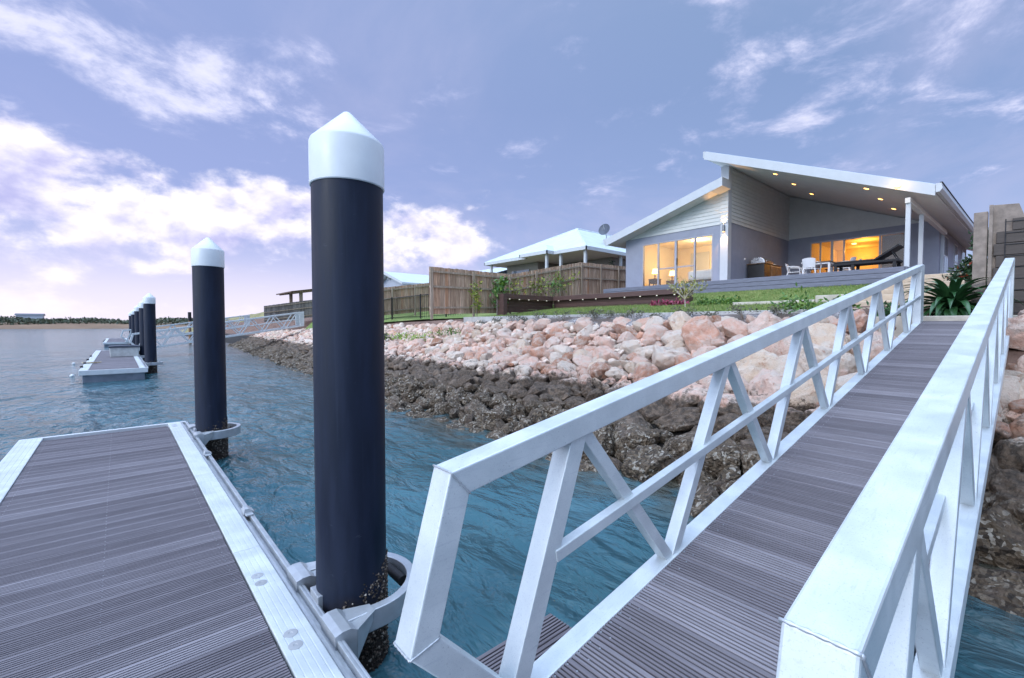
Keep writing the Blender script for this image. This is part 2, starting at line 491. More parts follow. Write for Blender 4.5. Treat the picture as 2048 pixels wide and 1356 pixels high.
simple('rope', (0.45, 0.36, 0.22), 0.9, 0, 0.2, 30)
simple('beach_sand', (0.24, 0.155, 0.10), 0.95, 0, 0.15, 0.05)
simple('dry_grass_hill', (0.25, 0.22, 0.10), 0.95, 0, 0.35, 0.6)
simple('red_soil', (0.25, 0.10, 0.05), 0.95, 0, 0.2, 0.8)
simple('far_shed', (0.62, 0.70, 0.78), 0.6, 0, 0.05, 0.2)
simple('old_timber', (0.27, 0.22, 0.185), 0.88, 0, 0.22, 7, 0.4, 40)
simple('shadecloth', (0.03, 0.03, 0.034), 0.9, 0, 0.2, 8)
simple('lamp_metal', (0.25, 0.25, 0.26), 0.4, 0.6)
simple('warm_lamp', (1, 0.8, 0.5), 0.5, 0, 0, 1, emit=(1.0, 0.50, 0.12), estr=5.0)
simple('flood_lamp', (1, 0.9, 0.7), 0.5, 0, 0, 1, emit=(1.0, 0.62, 0.20), estr=4.0)
simple('lamp_shade', (0.9, 0.75, 0.5), 0.8, 0, 0, 1, emit=(1.0, 0.62, 0.20), estr=3.2)
simple('deck_light', (0.9, 0.9, 0.85), 0.4, 0, 0, 1, emit=(1.0, 0.93, 0.8), estr=0.5)

# window glass: thin pane, reflects at a slant, otherwise lets the room show
m, t, b = mat('glass')
t.n.remove(b)
out = t.n['Material Output']
tr = t.node('ShaderNodeBsdfTransparent'); tr.inputs[0].default_value = (0.93, 0.95, 0.95, 1)
gl = t.node('ShaderNodeBsdfGlossy'); gl.inputs['Roughness'].default_value = 0.02
fr = t.node('ShaderNodeFresnel'); fr.inputs[0].default_value = 1.45
mx = t.node('ShaderNodeMixShader')
t.l.new(t.math('MULTIPLY', fr.outputs[0], 0.6), mx.inputs[0]); t.l.new(tr.outputs[0], mx.inputs[1]); t.l.new(gl.outputs[0], mx.inputs[2])
t.l.new(mx.outputs[0], out.inputs[0])
# dark side-window glass
simple('dark_glass', (0.10, 0.14, 0.20), 0.05, 0, 0.0, 1, spec=0.9)

# water
m, t, b = mat('water')
p = t.pos()
wx, wy, wz = t.sep(p)
d = t.vmath('MULTIPLY', p, (1.0, 0.42, 1.0))
r1 = t.noise(d, 1.15, 3, 0.5, 0.5)
r2 = t.noise(d, 4.2, 4, 0.55, 0.6)
r3 = t.noise(d, 13.0, 3, 0.5, 0.4)
h = t.math('ADD', t.math('MULTIPLY', r1, 1.0), t.math('ADD', t.math('MULTIPLY', r2, 0.45), t.math('MULTIPLY', r3, 0.07)))
shal = t.rng(t.math('SUBTRACT', wx, t.math('MULTIPLY', t.math('MAXIMUM', t.math('SUBTRACT', wy, 10.0), 0.0), 0.07)), 3.4, 5.2)
c = t.mix(t.rng(t.noise(p, 0.25, 3), 0.35, 0.65), (0.034, 0.102, 0.125), (0.060, 0.155, 0.195))
c = t.mix(t.math('MULTIPLY', shal, t.rng(t.noise(p, 2.2, 5), 0.3, 0.6)), c, (0.075, 0.068, 0.050))
t.put(b.inputs['Base Color'], c)
b.inputs['Roughness'].default_value = 0.10
b.inputs['IOR'].default_value = 1.33
b.inputs['Specular IOR Level'].default_value = 0.38
t.put(b.inputs['Normal'], t.bump(h, 1.0, 0.36))


# ------------------------------------------------------------------ mesh helpers
class MB:
    def __init__(s):
        s.v = []; s.f = []

    def add(s, vs, fs):
        k = len(s.v)
        s.v.extend([tuple(v) for v in vs])
        s.f.extend([tuple(i + k for i in f) for f in fs])

    def box(s, x0, x1, y0, y1, z0, z1):
        vs = [(x, y, z) for z in (z0, z1) for y in (y0, y1) for x in (x0, x1)]
        s.add(vs, [(0, 2, 3, 1), (4, 5, 7, 6), (0, 1, 5, 4), (2, 6, 7, 3), (0, 4, 6, 2), (1, 3, 7, 5)])
        return s

    def bar(s, p0, p1, w, t, side=(0, 1, 0)):
        """rectangular bar, w along the side axis, t across it"""
        p0, p1, side = Vector(p0), Vector(p1), Vector(side)
        d = (p1 - p0).normalized()
        side = (side - d * side.dot(d)).normalized()
        n = d.cross(side)
        vs = []
        for p in (p0, p1):
            for a, b_ in ((-1, -1), (1, -1), (1, 1), (-1, 1)):
                vs.append(p + side * (a * w / 2) + n * (b_ * t / 2))
        s.add(vs, [(0, 1, 2, 3), (7, 6, 5, 4), (0, 4, 5, 1), (1, 5, 6, 2), (2, 6, 7, 3), (3, 7, 4, 0)])
        return s

    def tube(s, pts, rad, seg=8, cap=True):
        pts = [Vector(p) for p in pts]
        if not hasattr(rad, '__len__'):
            rad = [rad] * len(pts)
        rings = []
        ref = Vector((0.31, 0.17, 0.93))
        for i, p in enumerate(pts):
            d = (pts[min(i + 1, len(pts) - 1)] - pts[max(i - 1, 0)]).normalized()
            if abs(d.dot(ref)) > 0.97:
                ref = Vector((1, 0.1, 0))
            a = d.cross(ref).normalized(); b_ = d.cross(a)
            rings.append([p + (a * math.cos(q) + b_ * math.sin(q)) * rad[i] for q in [2 * math.pi * k / seg for k in range(seg)]])
        vs = [v for r_ in rings for v in r_]
        fs = []
        for i in range(len(pts) - 1):
            for k in range(seg):
                a, b_ = i * seg + k, i * seg + (k + 1) % seg
                fs.append((a, b_, b_ + seg, a + seg))
        if cap:
            fs.append(tuple(range(seg))[::-1]); fs.append(tuple(range((len(pts) - 1) * seg, len(pts) * seg)))
        s.add(vs, fs)
        return s

    def lathe(s, prof, seg=48, c=(0, 0, 0)):
        vs = []
        for r_, z in prof:
            for k in range(seg):
                q = 2 * math.pi * k / seg
                vs.append((c[0] + r_ * math.cos(q), c[1] + r_ * math.sin(q), c[2] + z))
        fs = []
        for i in range(len(prof) - 1):
            for k in range(seg):
                a, b_ = i * seg + k, i * seg + (k + 1) % seg
                fs.append((a, b_, b_ + seg, a + seg))
        fs.append(tuple(range(seg))[::-1]); fs.append(tuple(range((len(prof) - 1) * seg, len(prof) * seg)))
        s.add(vs, fs)
        return s

    def prism(s, poly, axis, a, b_):
        """polygon in the two other axes extruded along axis from a to b_"""
        n = len(poly)
        def P(q, h):
            return {'x': (h, q[0], q[1]), 'y': (q[0], h, q[1]), 'z': (q[0], q[1], h)}[axis]
        vs = [P(q, a) for q in poly] + [P(q, b_) for q in poly]
        fs = [tuple(range(n)), tuple(range(2 * n - 1, n - 1, -1))] + [(i, i + n, (i + 1) % n + n, (i + 1) % n) for i in range(n)]
        s.add(vs, fs)
        return s

    def sweep_xz(s, pts, y, w, t, closed=False):
        """square tube along a polyline in the x-z plane with mitred corners"""
        P = [Vector((p[0], p[1])) for p in pts]
        rings = []
        for i, p in enumerate(P):
            d0 = (p - P[i - 1]).normalized() if i > 0 else None
            d1 = (P[i + 1] - p).normalized() if i < len(P) - 1 else None
            d0 = d0 or d1; d1 = d1 or d0
            n0 = Vector((-d0.y, d0.x)); n1 = Vector((-d1.y, d1.x))
            m_ = (n0 + n1).normalized(); m_ = m_ / max(0.3, m_.dot(n0))
            rings.append([(p.x + m_.x * e * t / 2, y + a * w / 2, p.y + m_.y * e * t / 2) for a, e in ((-1, -1), (1, -1), (1, 1), (-1, 1))])
        vs = [v for r_ in rings for v in r_]
        fs = [(3, 2, 1, 0), tuple(len(vs) - 4 + k for k in range(4))]
        for i in range(len(P) - 1):
            for k in range(4):
                a, b_ = i * 4 + k, i * 4 + (k + 1) % 4
                fs.append((a, b_, b_ + 4, a + 4))
        s.add(vs, fs)
        return s

    def ico(s, c, r_, sub=1, jit=0.0, sc=(1, 1, 1)):
        bm = bmesh.new()
        bmesh.ops.create_icosphere(bm, subdivisions=sub, radius=1)
        vs = [(c[0] + v.co.x * r_ * sc[0] * (1 + rng.uniform(-jit, jit)), c[1] + v.co.y * r_ * sc[1] * (1 + rng.uniform(-jit, jit)), c[2] + v.co.z * r_ * sc[2] * (1 + rng.uniform(-jit, jit))) for v in bm.verts]
        fs = [tuple(v.index for v in f.verts) for f in bm.faces]
        bm.free()
        s.add(vs, fs)
        return s

    def shift(s, dx_, dy_, dz_):
        s.v = [(x + dx_, y + dy_, z + dz_) for x, y, z in s.v]
        return s

    def mesh(s, name, fix=True):
        me = bpy.data.meshes.new(name)
        me.from_pydata(s.v, [], s.f)
        if fix:
            bm = bmesh.new(); bm.from_mesh(me)
            bmesh.ops.recalc_face_normals(bm, faces=bm.faces)
            bm.to_mesh(me); bm.free()
        me.update()
        return me


def np_mesh(name, v, f):
    """v (n,3), f (m,k) arrays"""
    me = bpy.data.meshes.new(name)
    v = np.asarray(v, np.float32); f = np.asarray(f, np.int32)
    me.vertices.add(len(v)); me.vertices.foreach_set('co', v.ravel())
    k = f.shape[1]
    me.loops.add(f.size); me.loops.foreach_set('vertex_index', f.ravel())
    me.polygons.add(len(f))
    me.polygons.foreach_set('loop_start', np.arange(0, f.size, k, dtype=np.int32))
    me.update(calc_edges=True)
    return me


def tag(o, label=None, cat=None, group=None, kind=None):
    for k, v in (('label', label), ('category', cat), ('group', group), ('kind', kind)):
        if v:
            o[k] = v
    return o


def obj(name, mb, mname, parent=None, loc=None, rot=None, smooth=False, bevel=0.0, fix=True, **tags):
    me = mb.mesh(name, fix) if isinstance(mb, MB) else mb
    o = bpy.data.objects.new(name, me)
    COL.objects.link(o)
    if getattr(mb, 'groove', None):
        at = me.attributes.new('groove', 'FLOAT', 'POINT')
        at.data.foreach_set('value', mb.groove)
    if mname and not me.materials:
        me.materials.append(MATS[mname])
    if smooth:
        me.polygons.foreach_set('use_smooth', [True] * len(me.polygons))
        if smooth == 'auto':
            for e in me.edges:
                pass
            bm = bmesh.new(); bm.from_mesh(me)
            for e in bm.edges:
                if len(e.link_faces) == 2 and e.calc_face_angle(0) > R(35):
                    e.smooth = False
            bm.to_mesh(me); bm.free()
    if bevel:
        b_ = o.modifiers.new('bevel', 'BEVEL'); b_.width = bevel; b_.segments = 2; b_.limit_method = 'ANGLE'; b_.angle_limit = R(30)
    if parent is not None:
        o.parent = parent
    if loc is not None:
        o.location = loc
    if rot is not None:
        o.rotation_euler = rot
    return tag(o, **{{'label': 'label', 'cat': 'cat', 'group': 'group', 'kind': 'kind'}[k]: v for k, v in tags.items()})


def thing(name, label, cat, loc=(0, 0, 0), rz=0.0, group=None):
    o = bpy.data.objects.new(name, None)
    COL.objects.link(o)
    o.empty_display_size = 0.2
    o.location = loc; o.rotation_euler = (0, 0, rz)
    return tag(o, label, cat, group)


def copy_tree(o, parent=None):
    c = o.copy(); COL.objects.link(c)
    if parent is not None:
        c.parent = parent
    for ch in [x for x in scene_children(o)]:
        copy_tree(ch, c)
    return c


def scene_children(o):
    return [x for x in bpy.data.objects if x.parent == o]


def proj(x, y, z):
    """pixel (2048 wide) where a point lands: only used to word labels and to rank rocks by size"""
    cy, sy, cp, sp_ = math.cos(YAW), math.sin(YAW), math.cos(PITCH), math.sin(PITCH)
    z = z - CAM_H
    f = (x * cy + y * sy); r_ = x * sy - y * cy
    d_ = f * cp - z * sp_
    u = f * sp_ + z * cp
    if d_ <= 0.05:
        return -9999, -9999, d_
    return 1024 + 900 * r_ / d_, 678 - 900 * u / d_, d_


def leaf_mesh(name, cen, size, elong=2.0, up=0.2, fold=0.25, dirs=None):
    """many small folded leaves, one island each"""
    cen = np.asarray(cen, float); n = len(cen)
    size = np.broadcast_to(np.asarray(size, float), (n,)) * nprng.uniform(0.7, 1.3, n)
    d_ = nprng.normal(size=(n, 3)) if dirs is None else np.asarray(dirs, float) + nprng.normal(size=(n, 3)) * 0.35
    d_[:, 2] += up
    d_ /= np.linalg.norm(d_, axis=1, keepdims=True)
    q = nprng.normal(size=(n, 3))
    s_ = np.cross(d_, q); s_ /= np.linalg.norm(s_, axis=1, keepdims=True)
    nn = np.cross(d_, s_)
    L = size[:, None]; Wd = (size / elong)[:, None]
    v = np.stack([cen, cen + d_ * L * 0.5 + s_ * Wd * 0.5 + nn * Wd * fold, cen + d_ * L, cen + d_ * L * 0.5 - s_ * Wd * 0.5 + nn * Wd * fold], 1).reshape(-1, 3)
    k = np.arange(n) * 4
    f = np.concatenate([np.stack([k, k + 1, k + 2], 1), np.stack([k, k + 2, k + 3], 1)])
    return np_mesh(name, v, f)


# ------------------------------------------------------------------ terrain
def toe_off(y):
    return max(0.0, y - 10.0) * 0.076


def ground_z(x, y):
    x = x - min(toe_off(y), 3.5) * (1.0 if x < 12 else max(0.0, (16 - x) / 4))
    pts = [(-60, -4.0), (0, -2.5), (5.0, -0.35), (5.3, -0.05), (9.7, 1.70), (10.05, 2.03), (10.5, 2.20), (12.5, 2.38), (15.0, 2.66), (17.0, 3.15), (19, 3.3), (60, 3.5), (4000, 6)]
    for (xa, za), (xb, zb) in zip(pts, pts[1:]):
        if x <= xb:
            z_ = za + (zb - za) * (x - xa) / (xb - xa)
            break
    else:
        z_ = pts[-1][1]
    if -1.0 < y < 1.95 and 9.0 < x < 10.9:      # cut for the head of the gangway
        z_ = min(z_, 1.70)
    elif -1.0 < y < 1.95 and 10.9 <= x < 13.1:
        z_ = min(z_, 2.06)
    return z_


def sheet(name, xs, ys, zf, mname, jit=0.0, **kw):
    v = []
    for y in ys:
        for x in xs:
            v.append((x, y, zf(x, y) + (jit * (noise.noise(Vector((x * 1.3, y * 1.3, 0))) if jit else 0))))
    nx = len(xs)
    f = [(j * nx + i, j * nx + i + 1, (j + 1) * nx + i + 1, (j + 1) * nx + i) for j in range(len(ys) - 1) for i in range(nx - 1)]
    me = np_mesh(name, v, f)
    o = obj(name, me, mname, smooth=True, **kw)
    return o


def lin(a, b_, n):
    return [a + (b_ - a) * i / (n - 1) for i in range(n)]


sheet('ground', [-60, -20, 0] + lin(4.6, 10.6, 13) + [10.85, 10.95, 12, 13, 14, 15, 16, 17, 18, 20, 25, 40, 80, 400, 3000],
      [-2500, -400, -100, -40, -20] + lin(-12, -1.1, 10) + [-0.95, 1.9] + lin(2.0, 70, 69) + [80, 100], ground_z, 'bank_soil', 0.0, kind='structure')
sheet('garden_bed', lin(9.85, 10.6, 6), lin(2.02, 15.0, 45), lambda x, y: ground_z(x, y) + 0.03 + 0.04 * noise.noise(Vector((x * 3, y * 3, 1))), 'gravel', kind='structure')
lawn = sheet('lawn', lin(10.62, 17.3, 24), lin(2.75, 14.9, 40), lambda x, y: ground_z(x, y) + 0.06 + 0.02 * noise.noise(Vector((x * 2, y * 2, 5))), 'lawn', kind='structure')
sheet('neighbour_lawn', lin(11.2, 18.5, 20), lin(15.1, 40, 30), lambda x, y: ground_z(x, y) + 0.05, 'lawn', kind='structure')
sheet('verge', lin(9.0, 12.6, 10), lin(-4, -0.3, 10), lambda x, y: ground_z(x, y) + 0.05, 'lawn', kind='structure')
# short grass standing on the lawn
n = 60000
gx = nprng.uniform(10.66, 16.9, n); gy = nprng.uniform(2.8, 14.3, n)
gz = np.array([ground_z(a, b_) for a, b_ in zip(gx, gy)]) + 0.05
hgt = nprng.uniform(0.025, 0.07, n) * (0.6 + 0.8 * nprng.random(n))
ang = nprng.uniform(0, 2 * math.pi, n); wd = 0.009
v = np.stack([np.stack([gx - np.cos(ang) * wd, gy - np.sin(ang) * wd, gz], 1), np.stack([gx + np.cos(ang) * wd, gy + np.sin(ang) * wd, gz], 1),
              np.stack([gx + nprng.normal(size=n) * 0.02, gy + nprng.normal(size=n) * 0.02, gz + hgt], 1)], 1).reshape(-1, 3)
obj('lawn_grass', np_mesh('lawn_grass', v, np.arange(n * 3).reshape(-1, 3)), 'grass_blade', kind='stuff', label='short green grass of the sloping lawn below the deck', cat='grass')

kerb = MB()
for i in range(20):
    ya, yb = 2.95 + i * 0.6, 2.95 + (i + 1) * 0.6 - 0.008
    kerb.box(10.48, 10.60, ya, yb, ground_z(10.5, ya) - 0.1, 2.29 - 0.002 * (i % 3))
obj('kerb', kerb, 'concrete', bevel=0.01, kind='structure')

# water surface
ws = MB()
ws.add([(-4000, -3000, 0), (30, -3000, 0), (30, 4000, 0), (-4000, 4000, 0)], [(0, 1, 2, 3)])
obj('water', ws, 'water', kind='structure')


# ------------------------------------------------------------------ piles
PILE_R = 0.196
pile_proto = None


def crust_mesh(seed, top):
    """barnacles and small oysters crowding the tide zone of a pile, highest on its shaded side"""
    r_ = random.Random(seed)
    mb = MB()
    for i in range(5200):
        a = r_.uniform(0, 2 * math.pi)
        lim = top + 0.15 * math.cos(a - R(-25))
        z = -0.05 + (lim + 0.05) * r_.random() ** 0.8
        if r_.random() < max(0.0, (z - lim + 0.13) / 0.13) * 0.95:
            continue
        if noise.noise(Vector((a * 3.0, z * 9.0, seed))) < -0.25:
            continue
        s_ = r_.uniform(0.0035, 0.0085) * (1.0 if z > 0.3 else 1.3)
        rr = PILE_R + s_ * 0.1
        c_ = Vector((rr * math.cos(a), rr * math.sin(a), z))
        ax = Vector((math.cos(a), math.sin(a), r_.uniform(-0.5, 0.7))).normalized()
        t1 = ax.cross(Vector((0, 0, 1))).normalized(); t2 = ax.cross(t1)
        k = 5
        qs = [2 * math.pi * j / k for j in range(k)]
        ring = [c_ + (t1 * math.cos(q) + t2 * math.sin(q)) * s_ * r_.uniform(0.7, 1.3) for q in qs]
        tip = [c_ + ax * s_ * r_.uniform(0.6, 1.3) + (t1 * math.cos(q) + t2 * math.sin(q)) * s_ * 0.45 for q in qs]
        mb.add(ring + tip, [(j, (j + 1) % k, (j + 1) % k + k, j + k) for j in range(k)] + [tuple(range(k, 2 * k))])
    return mb


def make_pile(x, y, label, dz=0.0, crust=True):
    t_ = thing('mooring_pile', label, 'mooring pile', (x, y, 0), 0, 'capped mooring piles')
    obj('sleeve', MB().lathe([(PILE_R, -2.4), (PILE_R, 0.2), (PILE_R, 1.6), (PILE_R, 2.84 + dz)], 64), 'pile_sleeve', t_, smooth='auto')
    rc = PILE_R + 0.009
    obj('cap', MB().lathe([(rc - 0.004, 2.815 + dz), (rc, 2.82 + dz), (rc, 3.055 + dz), (rc - 0.006, 3.07 + dz), (0.022, 3.245 + dz), (0.012, 3.25 + dz)], 64), 'pile_cap', t_, smooth='auto')
    if crust:
        obj('barnacle_crust', crust_mesh(int(y * 100), 0.47), 'barnacle', t_, kind='stuff')
    return t_


make_pile(1.015, 2.60, 'nearest tall dark mooring pile with white cone cap, beside the gangway handrail', -0.06)
make_pile(1.015, 7.93, 'dark mooring pile with white cone cap at the far corner of the near pontoon')
make_pile(0.985, 23.6, 'dark capped mooring pile at the near corner of the farther pontoon', 0.02)
make_pile(1.0, 29.3, 'second capped pile on the farther pontoon, just behind its corner pile', 0.0, False)
make_pile(1.0, 37.6, 'dark capped pile third along the distant row, behind the second pile', 0.03, False)
make_pile(1.0, 47.5, 'small distant capped pile beside the most distant pontoon', 0.0, False)
make_pile(1.0, 57.5, 'smallest and most distant dark pile at the end of the row', 0.05, False)


# ------------------------------------------------------------------ grooved decking
def plank_profile(w, ridges=7, depth=0.0075):
    """across-board profile (u, z), top surface with grooves"""
    pr = [(0.0, -0.022), (0.0, -0.003), (0.003, 0.0)]
    step = (w - 0.006) / ridges
    for k in range(ridges):
        a = 0.003 + k * step
        pr += [(a + step * 0.56, 0.0)]
        if k < ridges - 1:
            pr += [(a + step * 0.62, -depth), (a + step * 0.94, -depth), (a + step, 0.0)]
    pr += [(w - 0.003, 0.0), (w, -0.003), (w, -0.022)]
    return pr


def decking(length, a0, a1, b0, b1, place, pitch=0.146, w=0.139, ridges=7, seed=1):
    """boards run from b0 to b1, laid side by side from a0 to a1; place(a, b, z) -> point"""
    r_ = random.Random(seed)
    mb = MB()
    pr = plank_profile(w, ridges)
    m_ = len(pr)
    mb.groove = []
    gr = [1.0 if -0.015 < z < -0.004 else 0.0 for u, z in pr]
    a = a0
    while a + w <= a1 + 0.02:
        mb.groove += gr + gr
        dz_ = r_.uniform(-0.0012, 0.0012); e0 = r_.uniform(0, 0.003); e1 = r_.uniform(0, 0.003)
        vs = [place(a + u, b0 + e0, z + dz_) for u, z in pr] + [place(a + u, b1 - e1, z + dz_) for u, z in pr]
        fs = [(i, i + 1, i + 1 + m_, i + m_) for i in range(m_ - 1)] + [(m_ - 1, 0, m_, 2 * m_ - 1)]
        fs += [tuple(range(m_)), tuple(range(2 * m_ - 1, m_ - 1, -1))]
        mb.add(vs, fs)
        a += pitch
    return mb


def screws(a0, a1, rows, place, pitch=0.146, w=0.139):
    mb = MB()
    a = a0
    while a + w <= a1 + 0.02:
        for off in (0.032, 0.106):
            for b_ in rows:
                c_ = place(a + off, b_, 0.0008)
                k = 8
                vs = [place(a + off + 0.0045 * math.cos(2 * math.pi * j / k), b_ + 0.0045 * math.sin(2 * math.pi * j / k), 0.0012) for j in range(k)]
                mb.add(vs, [tuple(range(k))])
        a += pitch
    return mb


# ------------------------------------------------------------------ pontoons
def pontoon(y0, y1, label, near, guides, wing=True):
    """floating pontoon, deck z = 0.42, long along y"""
    Z = 0.42
    t_ = thing('pontoon', label, 'floating pontoon', (0, y0, 0), 0, 'floating pontoons')
    L = y1 - y0
    P = lambda a, b_, z: (b_, a, Z + z)
    obj('decking', decking(0, 0.05, L - 0.10, -0.795, 0.548, P, ridges=7 if near else 2, seed=int(y0 * 10) + 3), 'decking_along_x', t_, fix=near)
    if near:
        obj('deck_screw', screws(0.05, L - 0.10, (-0.74, -0.1, 0.50), P), 'steel', t_, kind='stuff', fix=False)
    # aluminium edge beams: flat tread with shallow ribs, outer mooring channel
    def strip(x0, x1, sgn):
        mb = MB()
        n_ = 5; wv = (x1 - x0) / n_
        seg_y = [0.0, L * 0.36 if near else L / 2, L]
        if near:
            seg_y = [0.0, 3.49 - y0, L]
        for ya, yb in zip(seg_y, seg_y[1:]):
            pr = [(x0, Z - 0.16), (x0, Z + 0.006)]
            for k in range(n_):
                a = x0 + k * wv
                pr += [(a + wv * 0.08, Z + 0.010), (a + wv * 0.86, Z + 0.010), (a + wv * 0.94, Z + 0.0075)]
            pr += [(x1, Z + 0.0075), (x1, Z - 0.16)]
            mb.prism(pr, 'y', ya + 0.002, yb - 0.002)
        return mb
    obj('edge_beam', strip(0.556, 0.715, 1), 'aluminium', t_, label='inner edge beam beside the piles')
    obj('edge_beam', strip(-1.03, -0.80, -1), 'aluminium', t_, label='edge beam on the open water side')
    ch = MB()
    ch.box(0.722, 0.742, 0, L, Z - 0.16, Z - 0.002)
    ch.box(0.775, 0.790, 0, L, Z - 0.16, Z + 0.004)
    ch.box(0.742, 0.775, 0, L, Z - 0.16, Z - 0.035)
    obj('mooring_track', ch, 'galvanised', t_, bevel=0.003)
    obj('mooring_track', MB().tube([(0.80, 0, Z - 0.012), (0.80, L, Z - 0.012)], 0.012, 10), 'galvanised', t_, smooth='auto')
    obj('end_beam', MB().box(-1.03, 0.79, L, L + 0.05, Z - 0.16, Z + 0.008), 'fender_strip', t_, bevel=0.008)
    obj('end_beam', MB().box(-1.03, 0.79, -0.05, 0, Z - 0.16, Z + 0.008), 'fender_strip', t_, bevel=0.008)
    obj('float', MB().box(-0.95, 0.70, 0.06, L - 0.06, -0.35, Z - 0.17), 'float_hull', t_, bevel=0.02)
    if near:
        for dx_, dy_ in ((0.613, 3.075), (0.612, 2.975), (0.618, 2.385), (0.612, 2.28), (0.62, 8.62), (0.62, 8.50)):
            mb = MB().lathe([(0.033, 0.009), (0.033, 0.0118), (0.026, 0.0128), (0.010, 0.0128), (0.008, 0.0105)], 28, (dx_, dy_ - y0, Z))
            obj('cover_disc', mb, 'disc_cover', t_, smooth='auto')
        for cy_ in (4.20, 6.42):
            c_ = MB()
            c_.prism([(0.735, Z + 0.002), (0.815, Z + 0.002), (0.815, Z + 0.02), (0.775, Z + 0.05), (0.745, Z + 0.05)], 'y', cy_ - y0 - 0.045, cy_ - y0 + 0.045)
            c_.box(0.745, 0.80, cy_ - y0 - 0.10, cy_ - y0 + 0.10, Z + 0.004, Z + 0.018)
            obj('cleat', c_, 'galvanised', t_, bevel=0.004)
    else:
        for cy_ in (1.5, 3.6, 6.0, 9.0):
            obj('cleat', MB().box(-1.06, -0.98, cy_ - 0.1, cy_ + 0.1, Z + 0.012, Z + 0.07), 'black_metal', t_, bevel=0.01)
    # pile guides: U-shaped band with rollers
    for gy_ in guides:
        gy = gy_ - y0
        cx, rr, th, hh = 1.045, 0.315, 0.052, 0.115
        path = [(0.83, gy + rr)] + [(cx + rr * math.cos(q), gy + rr * math.sin(q)) for q in [math.pi / 2 - math.pi * k / 28 for k in range(29)]] + [(0.83, gy - rr)]
        mb = MB()
        vs = []
        for i, (x, y) in enumerate(path):
            a = path[max(0, i - 1)]; c_ = path[min(len(path) - 1, i + 1)]
            d_ = Vector((c_[0] - a[0], c_[1] - a[1])).normalized(); n_ = Vector((-d_.y, d_.x))
            for e, z in ((-1, Z - 0.085), (1, Z - 0.085), (1, Z - 0.085 + hh), (-1, Z - 0.085 + hh)):
                vs.append((x + n_.x * th / 2 * e, y + n_.y * th / 2 * e, z))
        k = len(path)
        fs = [(0, 1, 2, 3), tuple(4 * (k - 1) + j for j in (3, 2, 1, 0))]
        for i in range(k - 1):
            for j in range(4):
                a, c_ = i * 4 + j, i * 4 + (j + 1) % 4
                fs.append((a, c_, c_ + 4, a + 4))
        mb.add(vs, fs)
        g_ = obj('pile_guide', mb, 'galvanised', t_, smooth='auto', bevel=0.004)
        for sy in (-1, 1):      # gusset brackets that clamp the band to the track
            br = MB()
            yc = gy + sy * (rr + 0.0)
            w0, w1 = (0.105, 0.13)
            top = Z + 0.035
            br.prism([(0.765, Z - 0.14), (0.765, Z + 0.028), (0.80, top + 0.004), (0.845, top + 0.004), (0.875, top - 0.015), (0.875, Z - 0.14)], 'y', yc - w0, yc + w0)
            br.prism([(yc - w0, top - 0.014), (yc + w0, top - 0.014), (yc + 0.03, top - 0.018), (yc - 0.03, top - 0.018)], 'x', 0.874, 0.876)
            vs = [(0.876, yc - w0, top - 0.016), (0.876, yc + w0, top - 0.016), (1.0, yc + 0.035 * sy + 0.0, Z + 0.034), (1.0, yc - 0.035 * sy, Z + 0.034)]
            if sy < 0:
                vs[2], vs[3] = (1.0, yc + 0.035, Z + 0.034), (1.0, yc - 0.035, Z + 0.034)
            lowv = [(a, b_, c_ - 0.012) for a, b_, c_ in vs]
            br.add(vs + lowv, [(0, 1, 2, 3), (7, 6, 5, 4), (0, 4, 5, 1), (1, 5, 6, 2), (2, 6, 7, 3), (3, 7, 4, 0)])
            br.add([(0.876, yc - w0, Z - 0.14), (0.876, yc - w0 + 0.008, Z - 0.14), (0.99, yc - w0 + 0.075, Z - 0.02), (0.99, yc - w0 + 0.07, Z - 0.02),
                    (0.876, yc - w0, Z + 0.015), (0.876, yc - w0 + 0.008, Z + 0.015), (0.99, yc - w0 + 0.075, Z + 0.028), (0.99, yc - w0 + 0.07, Z + 0.028)],
                   [(0, 3, 2, 1), (4, 5, 6, 7), (0, 1, 5, 4), (1, 2, 6, 5), (2, 3, 7, 6), (3, 0, 4, 7)])
            obj('bracket', br, 'galvanised', g_, bevel=0.003)
        rb = MB().box(0.83, 0.985 - 0.155, gy - 0.09, gy + 0.09, Z - 0.09, Z + 0.01) if False else MB()
        rb.box(0.80, 0.90, gy - 0.055, gy + 0.075, Z - 0.06, Z + 0.045)
        obj('bracket', rb, 'galvanised', g_, bevel=0.004)
        for rx, ry, ax in ((0.90 - 0.05 + 0.0, gy + 0.0, 'y'),):
            obj('roller', MB().box(0.806, 0.818, gy - 0.20, gy + 0.20, Z - 0.13, Z - 0.04), 'rubber', g_)
        obj('roller', MB().box(0.90, 0.932 - 0.02 + 0.0, gy - 0.11, gy + 0.11, Z - 0.09, Z + 0.03), 'rubber', g_, bevel=0.006)
        obj('roller', MB().tube([(cx + rr - 0.065, gy - 0.10, Z - 0.03), (cx + rr - 0.065, gy + 0.10, Z - 0.03)], 0.032, 16), 'rubber', g_, smooth='auto')
        obj('roller', MB().tube([(cx - 0.13, gy + rr - 0.066, Z - 0.03), (cx + 0.10, gy + rr - 0.066, Z - 0.03)], 0.032, 16), 'rubber', g_, smooth='auto')
    if wing:
        # landing platform under the foot of the gangway, boards along x too
        wl = 1.655 - y0
        obj('landing_decking', decking(0, wl - 0.146 * 20 + 0.006, wl, 0.83, 1.72, P, seed=77), 'decking_along_x', t_)
        obj('landing_frame', MB().box(0.81, 1.70, wl - 2.9, wl - 0.01, Z - 0.15, Z - 0.026), 'galvanised', t_, bevel=0.005)
    return t_


